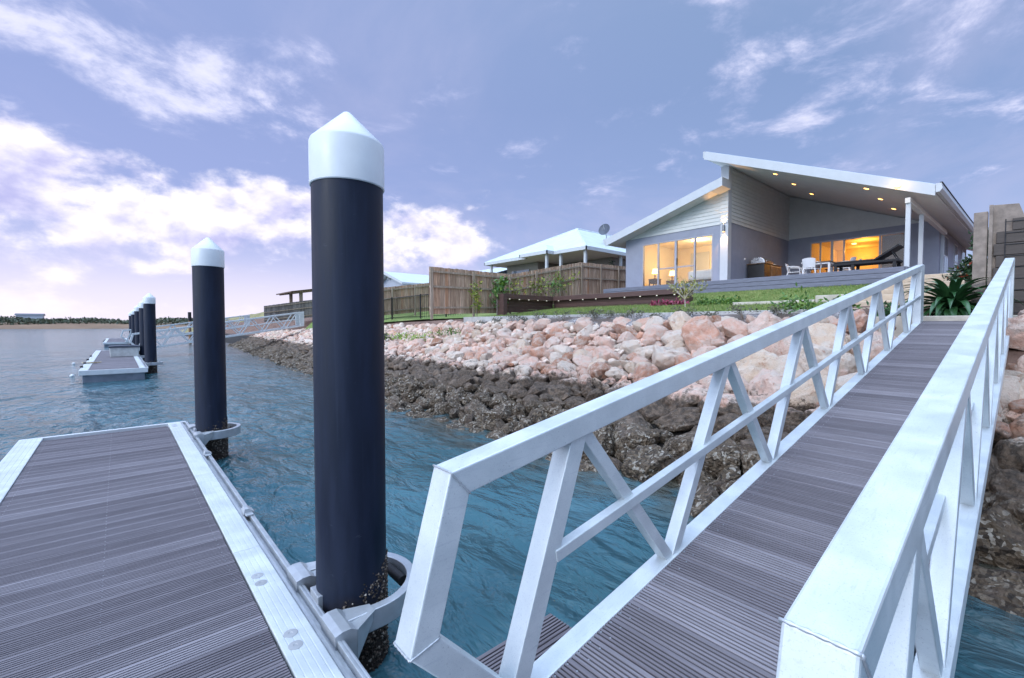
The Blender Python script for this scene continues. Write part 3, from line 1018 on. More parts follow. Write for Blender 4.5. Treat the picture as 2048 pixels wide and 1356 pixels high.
pontoon(-2.2, 8.83, 'near pontoon with purple-grey grooved boards and pale aluminium edges, at the camera', True, (2.60, 7.93))
pontoon(21.0, 37.0, 'farther pontoon with grey boards carrying a storage box, beyond the second pile', False, (23.6, 29.3), False)
pontoon(53.5, 70.0, 'most distant pontoon, a thin slab beyond the storage box', False, (57.5,), False)


# ------------------------------------------------------------------ gangways
def make_gangway(label, near=True):
    GX, GZ = 1.18, 0.56
    SL = 0.155
    t_ = thing('gangway', label, 'gangway', (0.9, 0, 0.5), 0, 'aluminium gangways to the pontoons')
    Pz = lambda x, h: GZ + SL * (x - GX) + h - 0.5
    Q = lambda x, y, h: (x - 0.9, y, Pz(x, h))
    X1 = 10.75
    P = lambda a, b_, z: Q(a, b_, z)
    obj('decking', decking(0, 1.10, X1 - 0.02, 0.262, 1.238, P, ridges=7 if near else 2, seed=11), 'decking_along_y', t_, fix=near)
    if near:
        obj('deck_screw', screws(1.10, X1 - 0.02, (0.30, 0.345, 1.15, 1.20), P), 'steel', t_, kind='stuff', fix=False)
    B = [1.08] + [0.80 + 1.455 * k for k in range(1, 7)]
    T = [1.45 + 1.455 * k for k in range(7)]
    for side, y in (('far', 1.262), ('near', 0.198)):
        rail = MB().sweep_xz([(X1 - 0.9, Pz(X1, 0.95)), (0.835 - 0.9, Pz(0.835, 0.945)), (0.70 - 0.9, Pz(0.70, 0.475)), (1.06 - 0.9, Pz(1.06, 0.03))][0:4], y, 0.105, 0.095)
        obj('handrail', rail, 'aluminium', t_, bevel=0.006)
        for (cx_, ch_, d0, d1) in ((0.835, 0.945, Vector((-1, -SL)), Vector((-0.135, -0.491))), (0.70, 0.475, Vector((-0.135, -0.491)), Vector((0.36, -0.389)))):
            d0 = d0.normalized(); d1 = d1.normalized()
            n0 = Vector((-d0.y, d0.x)); n1 = Vector((-d1.y, d1.x)); mm = (n0 + n1).normalized(); mm = mm / max(0.3, mm.dot(n0)) * 0.0485
            x_, z_ = cx_ - 0.9, Pz(cx_, ch_)
            ring = [(x_ + mm.x * e, y + a * 0.0535, z_ + mm.y * e) for a, e in ((-1, -1), (1, -1), (1, 1), (-1, 1), (-1, -1))]
            wb = MB()
            pts_ = []
            for p0, p1 in zip(ring, ring[1:]):
                for k in range(14):
                    pts_.append(Vector(p0).lerp(Vector(p1), k / 14.0) + Vector((0.0008 * math.sin(k * 3.1), 0, 0)))
            wb.tube(pts_ + [Vector(ring[0])], [0.0035 + 0.0010 * math.sin(k * 2.2) for k in range(len(pts_) + 1)], 6)
            obj('weld_bead', wb, 'galvanised', t_, smooth=True)
        chord = MB().bar(Q(0.98, y, -0.055), Q(X1, y, -0.055), 0.098, 0.115)
        obj('bottom_chord', chord, 'aluminium', t_, bevel=0.005)
        sy = -1 if side == 'far' else 1
        mid = MB().bar(Q(1.30, y + sy * 0.028, 0.465), Q(X1 - 0.15, y + sy * 0.028, 0.465), 0.046, 0.05)
        obj('mid_rail', mid, 'aluminium', t_, bevel=0.004)
        for k in range(7):
            w_ = 0.088 if k == 0 else 0.066
            obj('post', MB().bar(Q(B[k], y, -0.02), Q(T[k], y, 0.92), w_, w_), 'aluminium', t_, bevel=0.004)
            if k < 6:
                obj('brace', MB().bar(Q(T[k] + 0.035, y, 0.92), Q(B[k + 1] - 0.035, y, -0.01), 0.058, 0.06), 'aluminium', t_, bevel=0.004)
        ep = MB().prism([(X1 - 0.28 - 0.9, Pz(X1 - 0.28, -0.08)), (X1 - 0.9 + 0.004, Pz(X1, -0.08)), (X1 - 0.9 + 0.004, Pz(X1, 0.985)), (X1 - 0.34 - 0.9, Pz(X1 - 0.34, 0.91))], 'y', y - 0.056, y + 0.056)
        obj('end_plate', ep, 'aluminium', t_, bevel=0.005)
    for k in range(9):
        x = 1.3 + k * 1.12
        obj('cross_bearer', MB().bar(Q(x, 0.24, -0.075), Q(x, 1.22, -0.075), 0.06, 0.08, (1, 0, 0)), 'galvanised', t_)
    return t_


gw = make_gangway('near aluminium gangway with diagonal railings sloping up the bank from the camera')
gw2 = make_gangway('farther aluminium gangway crossing the bank just behind the second pile', False)
gw2.location = (0.75, 35.8, 0.45)
gw3 = copy_tree(gw2)
gw3.location = (0.4, 52.6, 0.5)
gw3['label'] = 'most distant small aluminium gangway showing above the farther gangway'


# ------------------------------------------------------------------ armour rocks
def rock_mesh(seed, sub, rough=1.0):
    r_ = random.Random(seed)
    bm = bmesh.new()
    bmesh.ops.create_icosphere(bm, subdivisions=sub, radius=1.0)
    sc = Vector((r_.uniform(0.9, 1.25), r_.uniform(0.8, 1.05), r_.uniform(0.62, 0.85)))
    planes = []
    for k in range(r_.randint(15, 22)):
        n_ = Vector((r_.gauss(0, 1), r_.gauss(0, 1), r_.gauss(0, 1))).normalized()
        planes.append((n_, r_.uniform(0.56, 0.86)))
    off = Vector((r_.uniform(-50, 50), r_.uniform(-50, 50), r_.uniform(-50, 50)))
    for v in bm.verts:
        p = v.co.copy()
        for n_, d_ in planes:
            k = p.dot(n_) - d_
            if k > 0:
                p -= n_ * (k * 0.94)
        q = p + off
        n1 = noise.fractal(q * 1.5, 1.0, 2.0, 3)
        n2 = noise.fractal(q * 5.0, 0.9, 2.0, 4 if sub > 3 else 2)
        n3 = noise.ridged_multi_fractal(q * 2.4, 0.9, 2.1, 3, 1.0, 2.0) - 1.0
        p += p.normalized() * (0.055 * n1 + 0.045 * rough * n2 + 0.040 * rough * n3)
        v.co = Vector((p.x * sc.x, p.y * sc.y, p.z * sc.z))
    me = bpy.data.meshes.new('boulder')
    bm.to_mesh(me); bm.free()
    me.polygons.foreach_set('use_smooth', [True] * len(me.polygons))
    me.materials.append(MATS['armour_rock'])
    return me


ROCKS_HI = [rock_mesh(100 + i, 5 if i < 6 else 4) for i in range(16)]
ROCKS_TIDE = [rock_mesh(300 + i, 5, 1.25) for i in range(9)]
ROCKS_LO = [rock_mesh(500 + i, 3) for i in range(8)]

TINTS = [('chalky white', (0.71, 0.60, 0.51)), ('pale pink', (0.69, 0.46, 0.37)), ('cream', (0.67, 0.53, 0.41)),
         ('salmon pink', (0.62, 0.35, 0.255)), ('rust coloured', (0.40, 0.20, 0.125)), ('pinkish white', (0.71, 0.52, 0.435))]
TW = [0.24, 0.25, 0.13, 0.12, 0.05, 0.21]

rr_ = random.Random(42)
spots = []          # (x, y, z, r)
grid = {}


def try_rock(s, y, r_, dens):
    """s: metres up the slope from the toe"""
    cell = (int(s // 0.8), int(y // 0.8))
    for i in (-1, 0, 1):
        for j in (-1, 0, 1):
            for (s2, y2, r2) in grid.get((cell[0] + i, cell[1] + j), ()):
                if (s - s2) ** 2 + (y - y2) ** 2 < ((r_ + r2) * dens) ** 2:
                    return False
    grid.setdefault(cell, []).append((s, y, r_))
    return True


SLOPE_L = 5.35
hero = [  # boulders one can pick out in the photograph: x, y, radius, tint index
    (9.75, 3.42, 0.43, 5), (9.30, 4.40, 0.44, 3), (9.45, 5.75, 0.34, 1), (9.6, 2.75, 0.30, 3), (8.9, 3.55, 0.40, 0), (8.3, 4.75, 0.36, 0),
    (8.2, 3.1, 0.42, 2), (7.8, 4.1, 0.38, 5), (9.1, 2.2, 0.40, 2), (8.4, 2.0, 0.40, 0), (7.6, 2.6, 0.40, 5)]
placed = []
for x, y, r_, ti in hero:
    s_ = (x - 5.3) / 4.4 * 4.85
    if try_rock(s_, y, r_, 0.55):
        placed.append((s_, y, r_, ti))
for r_lo, r_hi, tries, dens in ((0.34, 0.44, 900, 0.80), (0.26, 0.34, 5200, 0.76), (0.18, 0.25, 9000, 0.74), (0.11, 0.16, 14000, 0.72)):
    for i in range(tries):
        y = -5.5 + 57 * rr_.random() ** 1.35
        s_ = rr_.uniform(-0.7, SLOPE_L)
        r_ = rr_.uniform(r_lo, r_hi)
        if y > 4.6:
            r_ *= 0.70
        if y > 9:
            r_ *= 0.88
        if y > 22 and r_lo < 0.17:
            continue
        if r_ > 0.31 and y > 5.5:
            continue
        if try_rock(s_, y, r_, dens):
            placed.append((s_, y, r_, rr_.choices(range(6), TW)[0]))

cands = []
for s_, y, r_, ti in placed:
    k = s_ / 4.85
    x = 5.3 + 4.4 * k + min(toe_off(y), 3.5)
    z = -0.05 + 1.78 * k
    if s_ > 4.75:                     # crest stones sit level
        z = 1.76 + (s_ - 4.75) * 0.28
    z += 0.10 * r_ + (0.05 if r_ < 0.2 else 0.0) + rr_.uniform(-0.04, 0.06)
    if -0.05 < y < 1.5 and z + 0.75 * r_ > 0.45 + 0.155 * (x - 1.18):   # keep clear of the gangway
        continue
    if x > 10.35 + toe_off(y) * 0.4:
        continue
    px, py, d_ = proj(x, y, z)
    vis = d_ > 0.3 and -60 < px < 2110 and py < 1420
    score = (r_ * 900 / d_) if vis else -1
    cands.append(dict(x=x, y=y, z=z, r=r_, ti=ti, px=px, py=py, d=d_, score=score, wet=z < 0.72))


def rock_words(c):
    size = 'large' if c['r'] > 0.325 else ('medium' if c['r'] > 0.225 else 'small')
    px = c['px']
    if px < 610:
        where = 'left of nearest pile'
    elif px < 880:
        where = 'right of nearest pile'
    elif px < 1060:
        where = 'below the tall fence'
    elif px < 1370:
        where = 'below the brown bench'
    elif px < 1960:
        where = 'behind the railing' if c['y'] < 3.4 else 'below the lawn'
    else:
        where = 'right of the gangway'
    if c['wet']:
        row = 'at the waterline' if c['z'] < 0.12 else ('in the lower dark band' if c['z'] < 0.42 else 'under the pale stones')
        return size, 'dark', row, where
    row = 'on the crest' if c['z'] > 1.66 else ('in the upper bank' if c['z'] > 1.32 else ('mid bank' if c['z'] > 0.98 else 'along the tide line'))
    return size, TINTS[c['ti']][0], row, where


singles = {'pale': [], 'wet': []}
rest = []
for kind_, key in ((False, 'pale'), (True, 'wet')):
    L_ = sorted([c for c in cands if c['wet'] == kind_], key=lambda c: -c['score'])
    vis = [c for c in L_ if c['score'] > 0]
    singles[key] = vis[:292 if key == 'pale' else 215]
    rest += [c for c in vis[292 if key == 'pale' else 215:]] + [c for c in L_ if c['score'] <= 0]

ORD = ['first', 'second', 'third', 'fourth', 'fifth', 'sixth', 'seventh', 'eighth', 'ninth', 'tenth', 'eleventh', 'twelfth', 'thirteenth', 'fourteenth', 'fifteenth', 'sixteenth', 'seventeenth', 'eighteenth', 'nineteenth', 'twentieth']
for key, noun, name_ in (('pale', 'boulder', 'limestone_boulder'), ('wet', 'rock', 'tidal_rock')):
    by = {}
    for c in singles[key]:
        by.setdefault(rock_words(c), []).append(c)
    for words_, L_ in by.items():
        L_.sort(key=lambda c: c['px'])
        for i, c in enumerate(L_):
            lab = '%s %s %s %s, %s' % (words_[0], words_[1], noun, words_[2], words_[3])
            if len(L_) > 1:
                if i == 0:
                    pre = 'leftmost '
                elif i == len(L_) - 1:
                    pre = 'rightmost '
                elif i < len(ORD):
                    pre = ORD[i] + ' from left, '
                else:
                    pre = ''
                lab = pre + lab
            if key == 'wet':
                me = ROCKS_TIDE[rr_.randrange(9)] if c['score'] > 18 else ROCKS_HI[6 + rr_.randrange(10)]
            else:
                me = (ROCKS_HI[rr_.randrange(6)] if c['score'] > 38 else ROCKS_HI[rr_.randrange(16)])
            o = bpy.data.objects.new(name_, me)
            COL.objects.link(o)
            f = c['r'] * 1.30
            o.location = (c['x'], c['y'], c['z'])
            o.rotation_euler = (rr_.uniform(-0.7, 0.7), rr_.uniform(-0.7, 0.7), rr_.uniform(0, 6.28))
            o.scale = (f * rr_.uniform(0.9, 1.12), f * rr_.uniform(0.9, 1.12), f * rr_.uniform(0.85, 1.15))
            o.color = (*TINTS[c['ti']][1], 1)
            tag(o, lab, 'boulder' if key == 'pale' else 'tidal rock', 'pale boulders of the rock bank' if key == 'pale' else 'dark tidal rocks at the foot of the bank')

# everything smaller or farther than those: one object per stone tone
LOV = [(np.array([v.co[:] for v in m_.vertices]), np.array([p.vertices[:] for p in m_.polygons])) for m_ in ROCKS_LO]
for ti in range(6):
    vs, fs, k = [], [], 0
    for c in rest:
        if c['ti'] != ti:
            continue
        v, f = LOV[rr_.randrange(8)]
        M = np.array(Euler((rr_.uniform(-0.7, 0.7), rr_.uniform(-0.7, 0.7), rr_.uniform(0, 6.28))).to_matrix())
        vs.append((v * c['r'] * 1.30) @ M.T + np.array([c['x'], c['y'], c['z']])); fs.append(f + k); k += len(v)
    if vs:
        o = obj('far_boulders', np_mesh('far_boulders', np.concatenate(vs), np.concatenate(fs)), 'armour_rock', smooth=True, kind='stuff',
                label='mass of small and far %s stones filling the rock bank' % TINTS[ti][0], cat='rocks')
        o.color = (*TINTS[ti][1], 1)
print('rocks', len(placed), len(singles['pale']), len(singles['wet']), len(rest))
# rubble chips between the boulders of the crest
vs, fs, k = [], [], 0
for i in range(1600):
    y = rr_.uniform(-4, 24); s_ = rr_.uniform(1.9, 5.5)
    kx = s_ / 4.85
    x = 5.3 + 4.4 * kx + toe_off(y); z = min(-0.05 + 1.78 * kx, 1.85) + rr_.uniform(0.0, 0.08)
    if -0.1 < y < 1.5 and x > 8.3:
        continue
    v, f = LOV[rr_.randrange(8)]
    M = np.array(Euler((rr_.uniform(0, 6), rr_.uniform(0, 6), rr_.uniform(0, 6))).to_matrix())
    vs.append((v * rr_.uniform(0.04, 0.10)) @ M.T + np.array([x, y, z])); fs.append(f + k); k += len(v)
o = obj('rubble', np_mesh('rubble', np.concatenate(vs), np.concatenate(fs)), 'armour_rock', smooth=True, kind='stuff', label='pink rubble chips lying between the pale boulders', cat='rubble')
o.color = (0.66, 0.42, 0.33, 1)


# ------------------------------------------------------------------ the house (its own frame: turned 1.3 degrees)
H_ROT = R(-1.3)
HX, HY, HZ = 18.5, 7.9, 3.65


def h2w(x, y, z):
    c, s = math.cos(H_ROT), math.sin(H_ROT)
    return (HX + c * (x - HX) - s * (y - HY), HY + s * (x - HX) + c * (y - HY), z)


house = thing('house', 'grey and white skillion-roofed house with lit rooms and covered patio', 'house', (HX, HY, HZ), H_ROT)


def hobj(name, mb, mname, parent=None, **kw):
    if parent is None or parent is house:
        parent = house
    return obj(name, mb.shift(-HX, -HY, -HZ), mname, parent, **kw)


ZB = 6.05            # grey render below, boards above
hs = lambda y: 5.655 + 0.4267 * (y - 1.75)        # underside of the high roof
ls = lambda y: 7.36 - 0.2832 * (y - 8.1)       # underside of the low roof
XB = 25.0


def boards_x(x, y0, y1, z0, topf, sgn=-1, lap=0.15):
    """weatherboards on a wall across y, clipped by a roof line z = topf(y)"""
    mb = MB()
    z = z0
    ys = None
    while True:
        # the run of y where the roof is above this board
        cand = [y0 + (y1 - y0) * i / 200 for i in range(201)]
        ok = [y for y in cand if topf(y) > z + 0.01]
        if not ok:
            break
        ya, yb = min(ok), max(ok)
        z1 = z + lap
        ok2 = [y for y in cand if topf(y) > z1]
        pa, pb = (min(ok2), max(ok2)) if ok2 else ((ya if topf(ya) > topf(yb) else yb),) * 2
        vs = [(x + sgn * 0.032, ya, z), (x + sgn * 0.032, yb, z), (x + sgn * 0.006, pb, z1 if ok2 else topf(pb)), (x + sgn * 0.006, pa, z1 if ok2 else topf(pa)),
              (x, ya, z), (x, yb, z)]
        mb.add(vs, [(0, 1, 2, 3), (0, 4, 5, 1)])
        z = z1
    return mb


def boards_y(y, x0, x1, z0, z1, sgn=-1, lap=0.15):
    mb = MB()
    z = z0
    while z < z1 - 0.01:
        zt = min(z1, z + lap)
        mb.add([(x0, y + sgn * 0.032, z), (x1, y + sgn * 0.032, z), (x1, y + sgn * 0.006, zt), (x0, y + sgn * 0.006, zt), (x0, y, z), (x1, y, z)],
               [(0, 1, 2, 3), (0, 4, 5, 1)])
        z = zt
    return mb


# left wing facade with the bedroom doors
hobj('wall', MB().box(18.5, 18.7, 11.95, 12.87, 3.2, ZB), 'render_grey', label='smooth grey rendered wall left of the bedroom doors')
hobj('wall', MB().box(18.5, 18.7, 8.27, 8.58, 3.2, ZB), 'render_grey')
hobj('wall', MB().box(18.503, 18.7, 8.58, 11.95, 5.74, ZB - 0.002), 'render_grey')
hobj('gable_cladding', boards_x(18.5, 8.24, 12.9, ZB, lambda y: ls(y) + 0.02), 'cladding', label='white weatherboards of the left gable')
hobj('wall', MB().prism([(8.24, ZB), (12.85, ZB), (12.85, ls(12.85)), (8.24, ls(8.24))], 'x', 18.505, 18.6), 'cladding')
pil = hobj('corner_pillar', MB().box(18.46, 18.75, 7.955, 8.265, 3.2, 8.36), 'white_paint')
hobj('cladding_board', boards_x(18.459, 7.955, 8.265, ZB + 0.02, lambda y: 7.5), 'cladding', pil)
# side wall of the patio (faces the gangway), render below, boards above
hobj('wall', MB().box(18.75, 25.2, 7.97, 8.17, 3.2, ZB + 0.06), 'render_grey')
hobj('side_cladding', boards_y(7.97, 18.752, 24.99, ZB + 0.06, 8.29), 'cladding')
hobj('wall', MB().box(18.75, 25.2, 7.972, 8.17, ZB + 0.06, 8.30), 'cladding')
# back wall of the patio with the living room doors
Z2 = ZB + 0.12
hobj('wall', MB().box(XB, XB + 0.2, 7.04, 7.969, 3.2, Z2), 'render_grey')
hobj('wall', MB().box(XB, XB + 0.2, 2.53, 3.56, 3.2, Z2), 'render_grey')
hobj('wall', MB().box(XB + 0.003, XB + 0.2, 3.56, 7.04, 5.91, Z2 - 0.002), 'render_grey')
hobj('back_cladding', boards_x(XB, 2.53, 7.965, Z2, lambda y: hs(y) - 0.01), 'cladding')
hobj('wall', MB().prism([(2.6, Z2), (7.965, Z2), (7.965, hs(7.965) - 0.02), (2.75, hs(2.75) - 0.02)], 'x', XB + 0.006, XB + 0.19), 'cladding')
# long side wall on the right with tall windows
sw = hobj('wall', MB().box(XB + 0.2, 34, 2.53, 2.73, 3.2, 5.95), 'render_grey')
for wx0 in (26.2, 29.3, 32.0):
    wf = hobj('window', MB().box(wx0 - 0.06, wx0 + 1.02, 2.50, 2.54, 4.05, 5.72), 'white_paint', house)
    hobj('pane', MB().box(wx0, wx0 + 0.44, 2.49, 2.50, 4.12, 4.84), 'dark_glass', wf)
    hobj('pane', MB().box(wx0 + 0.52, wx0 + 0.96, 2.49, 2.50, 4.12, 4.84), 'dark_glass', wf)
    hobj('pane', MB().box(wx0, wx0 + 0.44, 2.49, 2.50, 4.92, 5.65), 'dark_glass', wf)
    hobj('pane', MB().box(wx0 + 0.52, wx0 + 0.96, 2.49, 2.50, 4.92, 5.65), 'dark_glass', wf)
hobj('downpipe', MB().box(25.35, 25.45, 2.43, 2.525, 3.3, 5.8), 'white_paint')
# far left wall and rear
hobj('wall', MB().box(18.705, 34, 12.67, 12.87, 3.2, 6.1), 'render_grey')
hobj('wall', MB().box(33.8, 34.0, 2.74, 12.66, 3.2, 6.1), 'render_grey')
hobj('high_wall', MB().box(18.8, 34, 8.175, 8.30, 7.0, 8.40), 'cladding')


def roof_slab(name, x0, x1, ya, za, yb, zb, th):
    """sloping slab: fascia faces white, top ribbed sheet"""
    top = MB()
    n_ = int((x1 - x0 - 0.02) / 0.19)
    d_ = Vector((yb - ya, zb - za)).normalized(); nrm = Vector((-d_.y, d_.x))
    if nrm.y < 0:
        nrm = -nrm
    pr = []
    for k in range(n_):
        a = x0 + 0.01 + k * 0.19
        pr += [(a, 0.0), (a + 0.12, 0.0), (a + 0.135, 0.03), (a + 0.175, 0.03)]
    pr.append((x1 - 0.01, 0.0))
    vs = [(x, ya + nrm.x * (h + 0.004), za + nrm.y * (h + 0.004)) for x, h in pr] + [(x, yb + nrm.x * (h + 0.004), zb + nrm.y * (h + 0.004)) for x, h in pr]
    m_ = len(pr)
    top.add(vs, [(i, i + 1, i + 1 + m_, i + m_) for i in range(m_ - 1)])
    rf = hobj(name, top, 'white_roof')
    fa = MB()
    poly = [(ya, za), (yb, zb), (yb, zb - th), (ya, za - th)]
    fa.prism(poly, 'x', x0, x0 + 0.035)
    hobj('fascia', fa, 'white_paint', rf)
    so = MB()
    k = th - 0.055
    so.add([(x0 + 0.036, ya, za - k), (x1, ya, za - k), (x1, yb, zb - k), (x0 + 0.036, yb, zb - k),
            (x0 + 0.036, ya, za - 0.02), (x1, ya, za - 0.02), (x1, yb, zb - 0.02), (x0 + 0.036, yb, zb - 0.02)],
           [(0, 1, 2, 3), (4, 7, 6, 5), (0, 4, 5, 1), (1, 5, 6, 2), (2, 6, 7, 3), (3, 7, 4, 0)])
    hobj('soffit', so, 'soffit', rf)
    return rf


TH = 0.31
r_hi = roof_slab('high_roof', 17.5, 34.6, 1.75, 5.92, 8.50, 8.80, TH)
hobj('gutter', MB().prism([(1.62, 5.94), (1.74, 5.94), (1.74, 5.70), (1.66, 5.70), (1.60, 5.78)], 'x', 17.49, 34.6), 'white_paint', r_hi)
hobj('gutter', MB().box(17.49, 34.6, 1.60, 1.66, 5.945, 5.965), 'rubber', r_hi, label='dark lip along the gutter edge')
hobj('fascia', MB().prism([(8.505, 8.80), (8.54, 8.80), (8.54, 8.56), (8.505, 8.56)], 'x', 17.5, 34.6), 'white_paint', r_hi)
r_lo = roof_slab('low_roof', 17.7, 34.6, 8.31, 7.59, 13.5, 6.12, 0.34)
hobj('gutter', MB().prism([(13.505, 6.13), (13.62, 6.13), (13.62, 5.97), (13.57, 5.88), (13.505, 5.88)], 'x', 17.69, 34.6), 'white_paint', r_lo)
hobj('eave_end', MB().prism([(8.308, 7.586), (7.86, 7.708), (7.86, 7.368), (8.308, 7.246)], 'x', 17.701, 18.44), 'white_paint', r_lo)
hobj('beam', MB().box(17.66, XB - 0.001, 2.30, 2.42, 5.56, 5.71), 'soffit')
hobj('column', MB().box(17.72, 17.83, 2.30, 2.41, 3.3, 5.559), 'white_paint')
hobj('column', MB().box(19.85, 19.96, 2.305, 2.415, 3.3, 5.559), 'white_paint')


def slide_door(xf, ys, z0, z1, name, fmat, panes=True, rails=(), skip=()):
    """frame across y at x = xf with mullions at ys (first and last are the jambs)"""
    fr_ = MB()
    fr_.box(xf - 0.02, xf + 0.08, ys[0] - 0.03, ys[0] + 0.03, z0, z1)
    f_ = hobj(name, fr_, fmat)
    hobj('frame', MB().box(xf - 0.018, xf + 0.078, ys[0] + 0.031, ys[-1] - 0.031, z1 - 0.06, z1 - 0.001), fmat, f_)
    hobj('frame', MB().box(xf - 0.022, xf + 0.082, ys[0] + 0.031, ys[-1] - 0.031, z0, z0 + 0.05), fmat, f_)
    hobj('frame', MB().box(xf - 0.02, xf + 0.08, ys[-1] - 0.03, ys[-1] + 0.03, z0, z1), fmat, f_)
    for i, y in enumerate(ys[1:-1]):
        w_ = 0.05 if i == len(ys[1:-1]) // 2 else 0.032
        hobj('frame', MB().box(xf - 0.01, xf + 0.07, y - w_, y + w_, z0 + 0.051, z1 - 0.061), fmat, f_)
    for i, (a, c_) in enumerate(zip(ys, ys[1:])):
        if i in skip:
            continue
        lo_, hi_ = min(a, c_), max(a, c_)
        hobj('pane', MB().box(xf + 0.028, xf + 0.034, lo_ + 0.03, hi_ - 0.03, z0 + 0.051, z1 - 0.061), 'glass', f_)
        if i in rails:
            hobj('frame', MB().box(xf + 0.005, xf + 0.055, lo_ + 0.05, hi_ - 0.05, z0 + 0.83, z0 + 0.88), fmat, f_)
    return f_


sd1 = slide_door(18.52, [8.60, 9.38, 10.26, 11.12, 11.93], 3.66, 5.735, 'bedroom_door', 'frame_grey', rails=(1, 2))
hobj('handle', MB().box(18.46, 18.50, 10.15, 10.19, 4.62, 4.90), 'black_metal', sd1)
sd2 = slide_door(XB + 0.02, [3.58, 4.41, 5.70, 6.16, 6.62, 7.02], 3.66, 5.905, 'living_door', 'frame_grey', skip=(1,))
hobj('blind', MB().box(XB + 0.12, XB + 0.13, 3.62, 4.37, 3.75, 5.84), 'blind', sd2)

# rooms behind the glass
bw = MB().box(22.6, 22.7, 8.18, 12.66, 3.6, 6.0)
bw.box(18.71, 22.6, 12.60, 12.665, 3.6, 6.0).box(18.76, 22.6, 8.175, 8.24, 3.6, 6.0).box(18.71, 22.7, 8.18, 12.66, 6.001, 6.03)
hobj('interior_wall', bw, 'room_wall', label='warm lit bedroom walls and ceiling')
hobj('floor', MB().box(18.71, 22.6, 8.25, 12.6, 3.55, 3.66), 'room_floor')
lw = MB().box(29.5, 29.6, 2.75, 8.0, 3.6, 6.0)
lw.box(XB + 0.21, 29.5, 2.74, 2.80, 3.6, 6.0).box(XB + 0.21, 29.5, 7.1, 7.2, 3.6, 6.0).box(XB + 0.21, 29.6, 2.74, 7.2, 6.001, 6.03)
hobj('interior_wall', lw, 'room_wall', label='glowing orange living room walls')
hobj('interior_wall', MB().box(28.0, 28.12, 2.80, 4.9, 3.66, 6.0), 'room_wall')
hobj('floor', MB().box(XB + 0.21, 29.5, 2.8, 7.1, 3.55, 3.66), 'room_floor')
hobj('inner_door', MB().box(22.55, 22.598, 10.75, 11.75, 3.66, 5.7), 'white_paint')


def lamp(kind_, name, loc, energy, color, size=0.1, parent=house, rot=None, spot=None, blend=0.6):
    d_ = bpy.data.lights.new(name, kind_)
    d_.energy = energy; d_.color = color
    if kind_ in ('POINT', 'SPOT'):
        d_.shadow_soft_size = size
    if kind_ == 'SPOT':
        d_.spot_size = spot; d_.spot_blend = blend
    o = bpy.data.objects.new(name, d_)
    COL.objects.link(o)
    o.parent = parent
    o.location = (loc[0] - HX, loc[1] - HY, loc[2] - HZ)
    if rot:
        o.rotation_euler = rot
    return o


WARM, ORANGE = (1.0, 0.62, 0.25), (1.0, 0.43, 0.06)
lamp('POINT', 'bedroom_ceiling_light', (20.7, 10.3, 5.75), 50, (1.0, 0.74, 0.45), 0.12)
hobj('ceiling_light', MB().lathe([(0.07, 0.0), (0.10, 0.03), (0.10, 0.05)], 20, (20.6, 10.6, 5.95)), 'warm_lamp', smooth='auto')
lamp('POINT', 'living_ceiling_light', (26.8, 5.3, 5.6), 40, (1.0, 0.42, 0.06), 0.12)
lamp('POINT', 'living_ceiling_light', (28.8, 5.9, 5.5), 22, ORANGE, 0.12)
hobj('ceiling_light', MB().lathe([(0.07, 0.0), (0.10, 0.03), (0.10, 0.05)], 20, (27.5, 5.9, 5.95)), 'warm_lamp', smooth='auto')
# recessed patio lights
for x in (18.65, 20.55, 22.65):
    for y in (6.32, 3.56):
        z = hs(y) + 0.0
        z = 5.92 + 0.42667 * (y - 1.75) - (TH - 0.055) * 1.0
        mb = MB().lathe([(0.045, -0.004), (0.060, -0.012), (0.068, -0.001)], 24)
        mb.v = [(x + a, y + b_ , z + c_ + 0.42667 * b_) for a, b_, c_ in mb.v]
        dl = hobj('downlight', mb, 'warm_lamp', smooth='auto')
        lamp('SPOT', 'downlight_beam', (x, y, z - 0.06), 16, WARM, 0.05, spot=R(120))
fl = hobj('floodlight', MB().lathe([(0.03, 0.0), (0.07, 0.03), (0.075, 0.08), (0.03, 0.12)], 20, (17.42, 2.56, 6.02)), 'flood_lamp', label='bright lamp on the front fascia')
lamp('POINT', 'floodlight_glow', (17.36, 2.56, 6.07), 9, (1.0, 0.55, 0.18), 0.05)
# wall lamp on the pillar, shining up and down
wl_ = MB().tube([(18.40, 8.11, 5.73), (18.40, 8.11, 5.99)], 0.045, 16)
wl_.box(18.40, 18.459, 8.08, 8.14, 5.83, 5.89)
wlo = hobj('wall_lamp', wl_, 'lamp_metal', smooth='auto', label='small up and down wall lamp on the white pillar')
hobj('bulb', MB().lathe([(0.036, 0), (0.036, 0.004)], 16, (18.40, 8.11, 5.722)), 'warm_lamp', wlo)
lamp('SPOT', 'wall_lamp_up', (18.40, 8.11, 6.02), 45, (1.0, 0.50, 0.15), 0.03, rot=(math.pi, 0, 0), spot=R(75))
lamp('SPOT', 'wall_lamp_down', (18.40, 8.11, 5.70), 80, (1.0, 0.55, 0.20), 0.03, spot=R(75))
hobj('outlet', MB().box(20.0, 20.08, 7.93, 7.969, 4.72, 4.80), 'white_plastic')


# ------------------------------------------------------------------ things in the bedroom
def hthing(name, label, cat, x, y, z, rz=0.0, group=None):
    return thing(name, label, cat, h2w(x, y, z), H_ROT + rz, group)


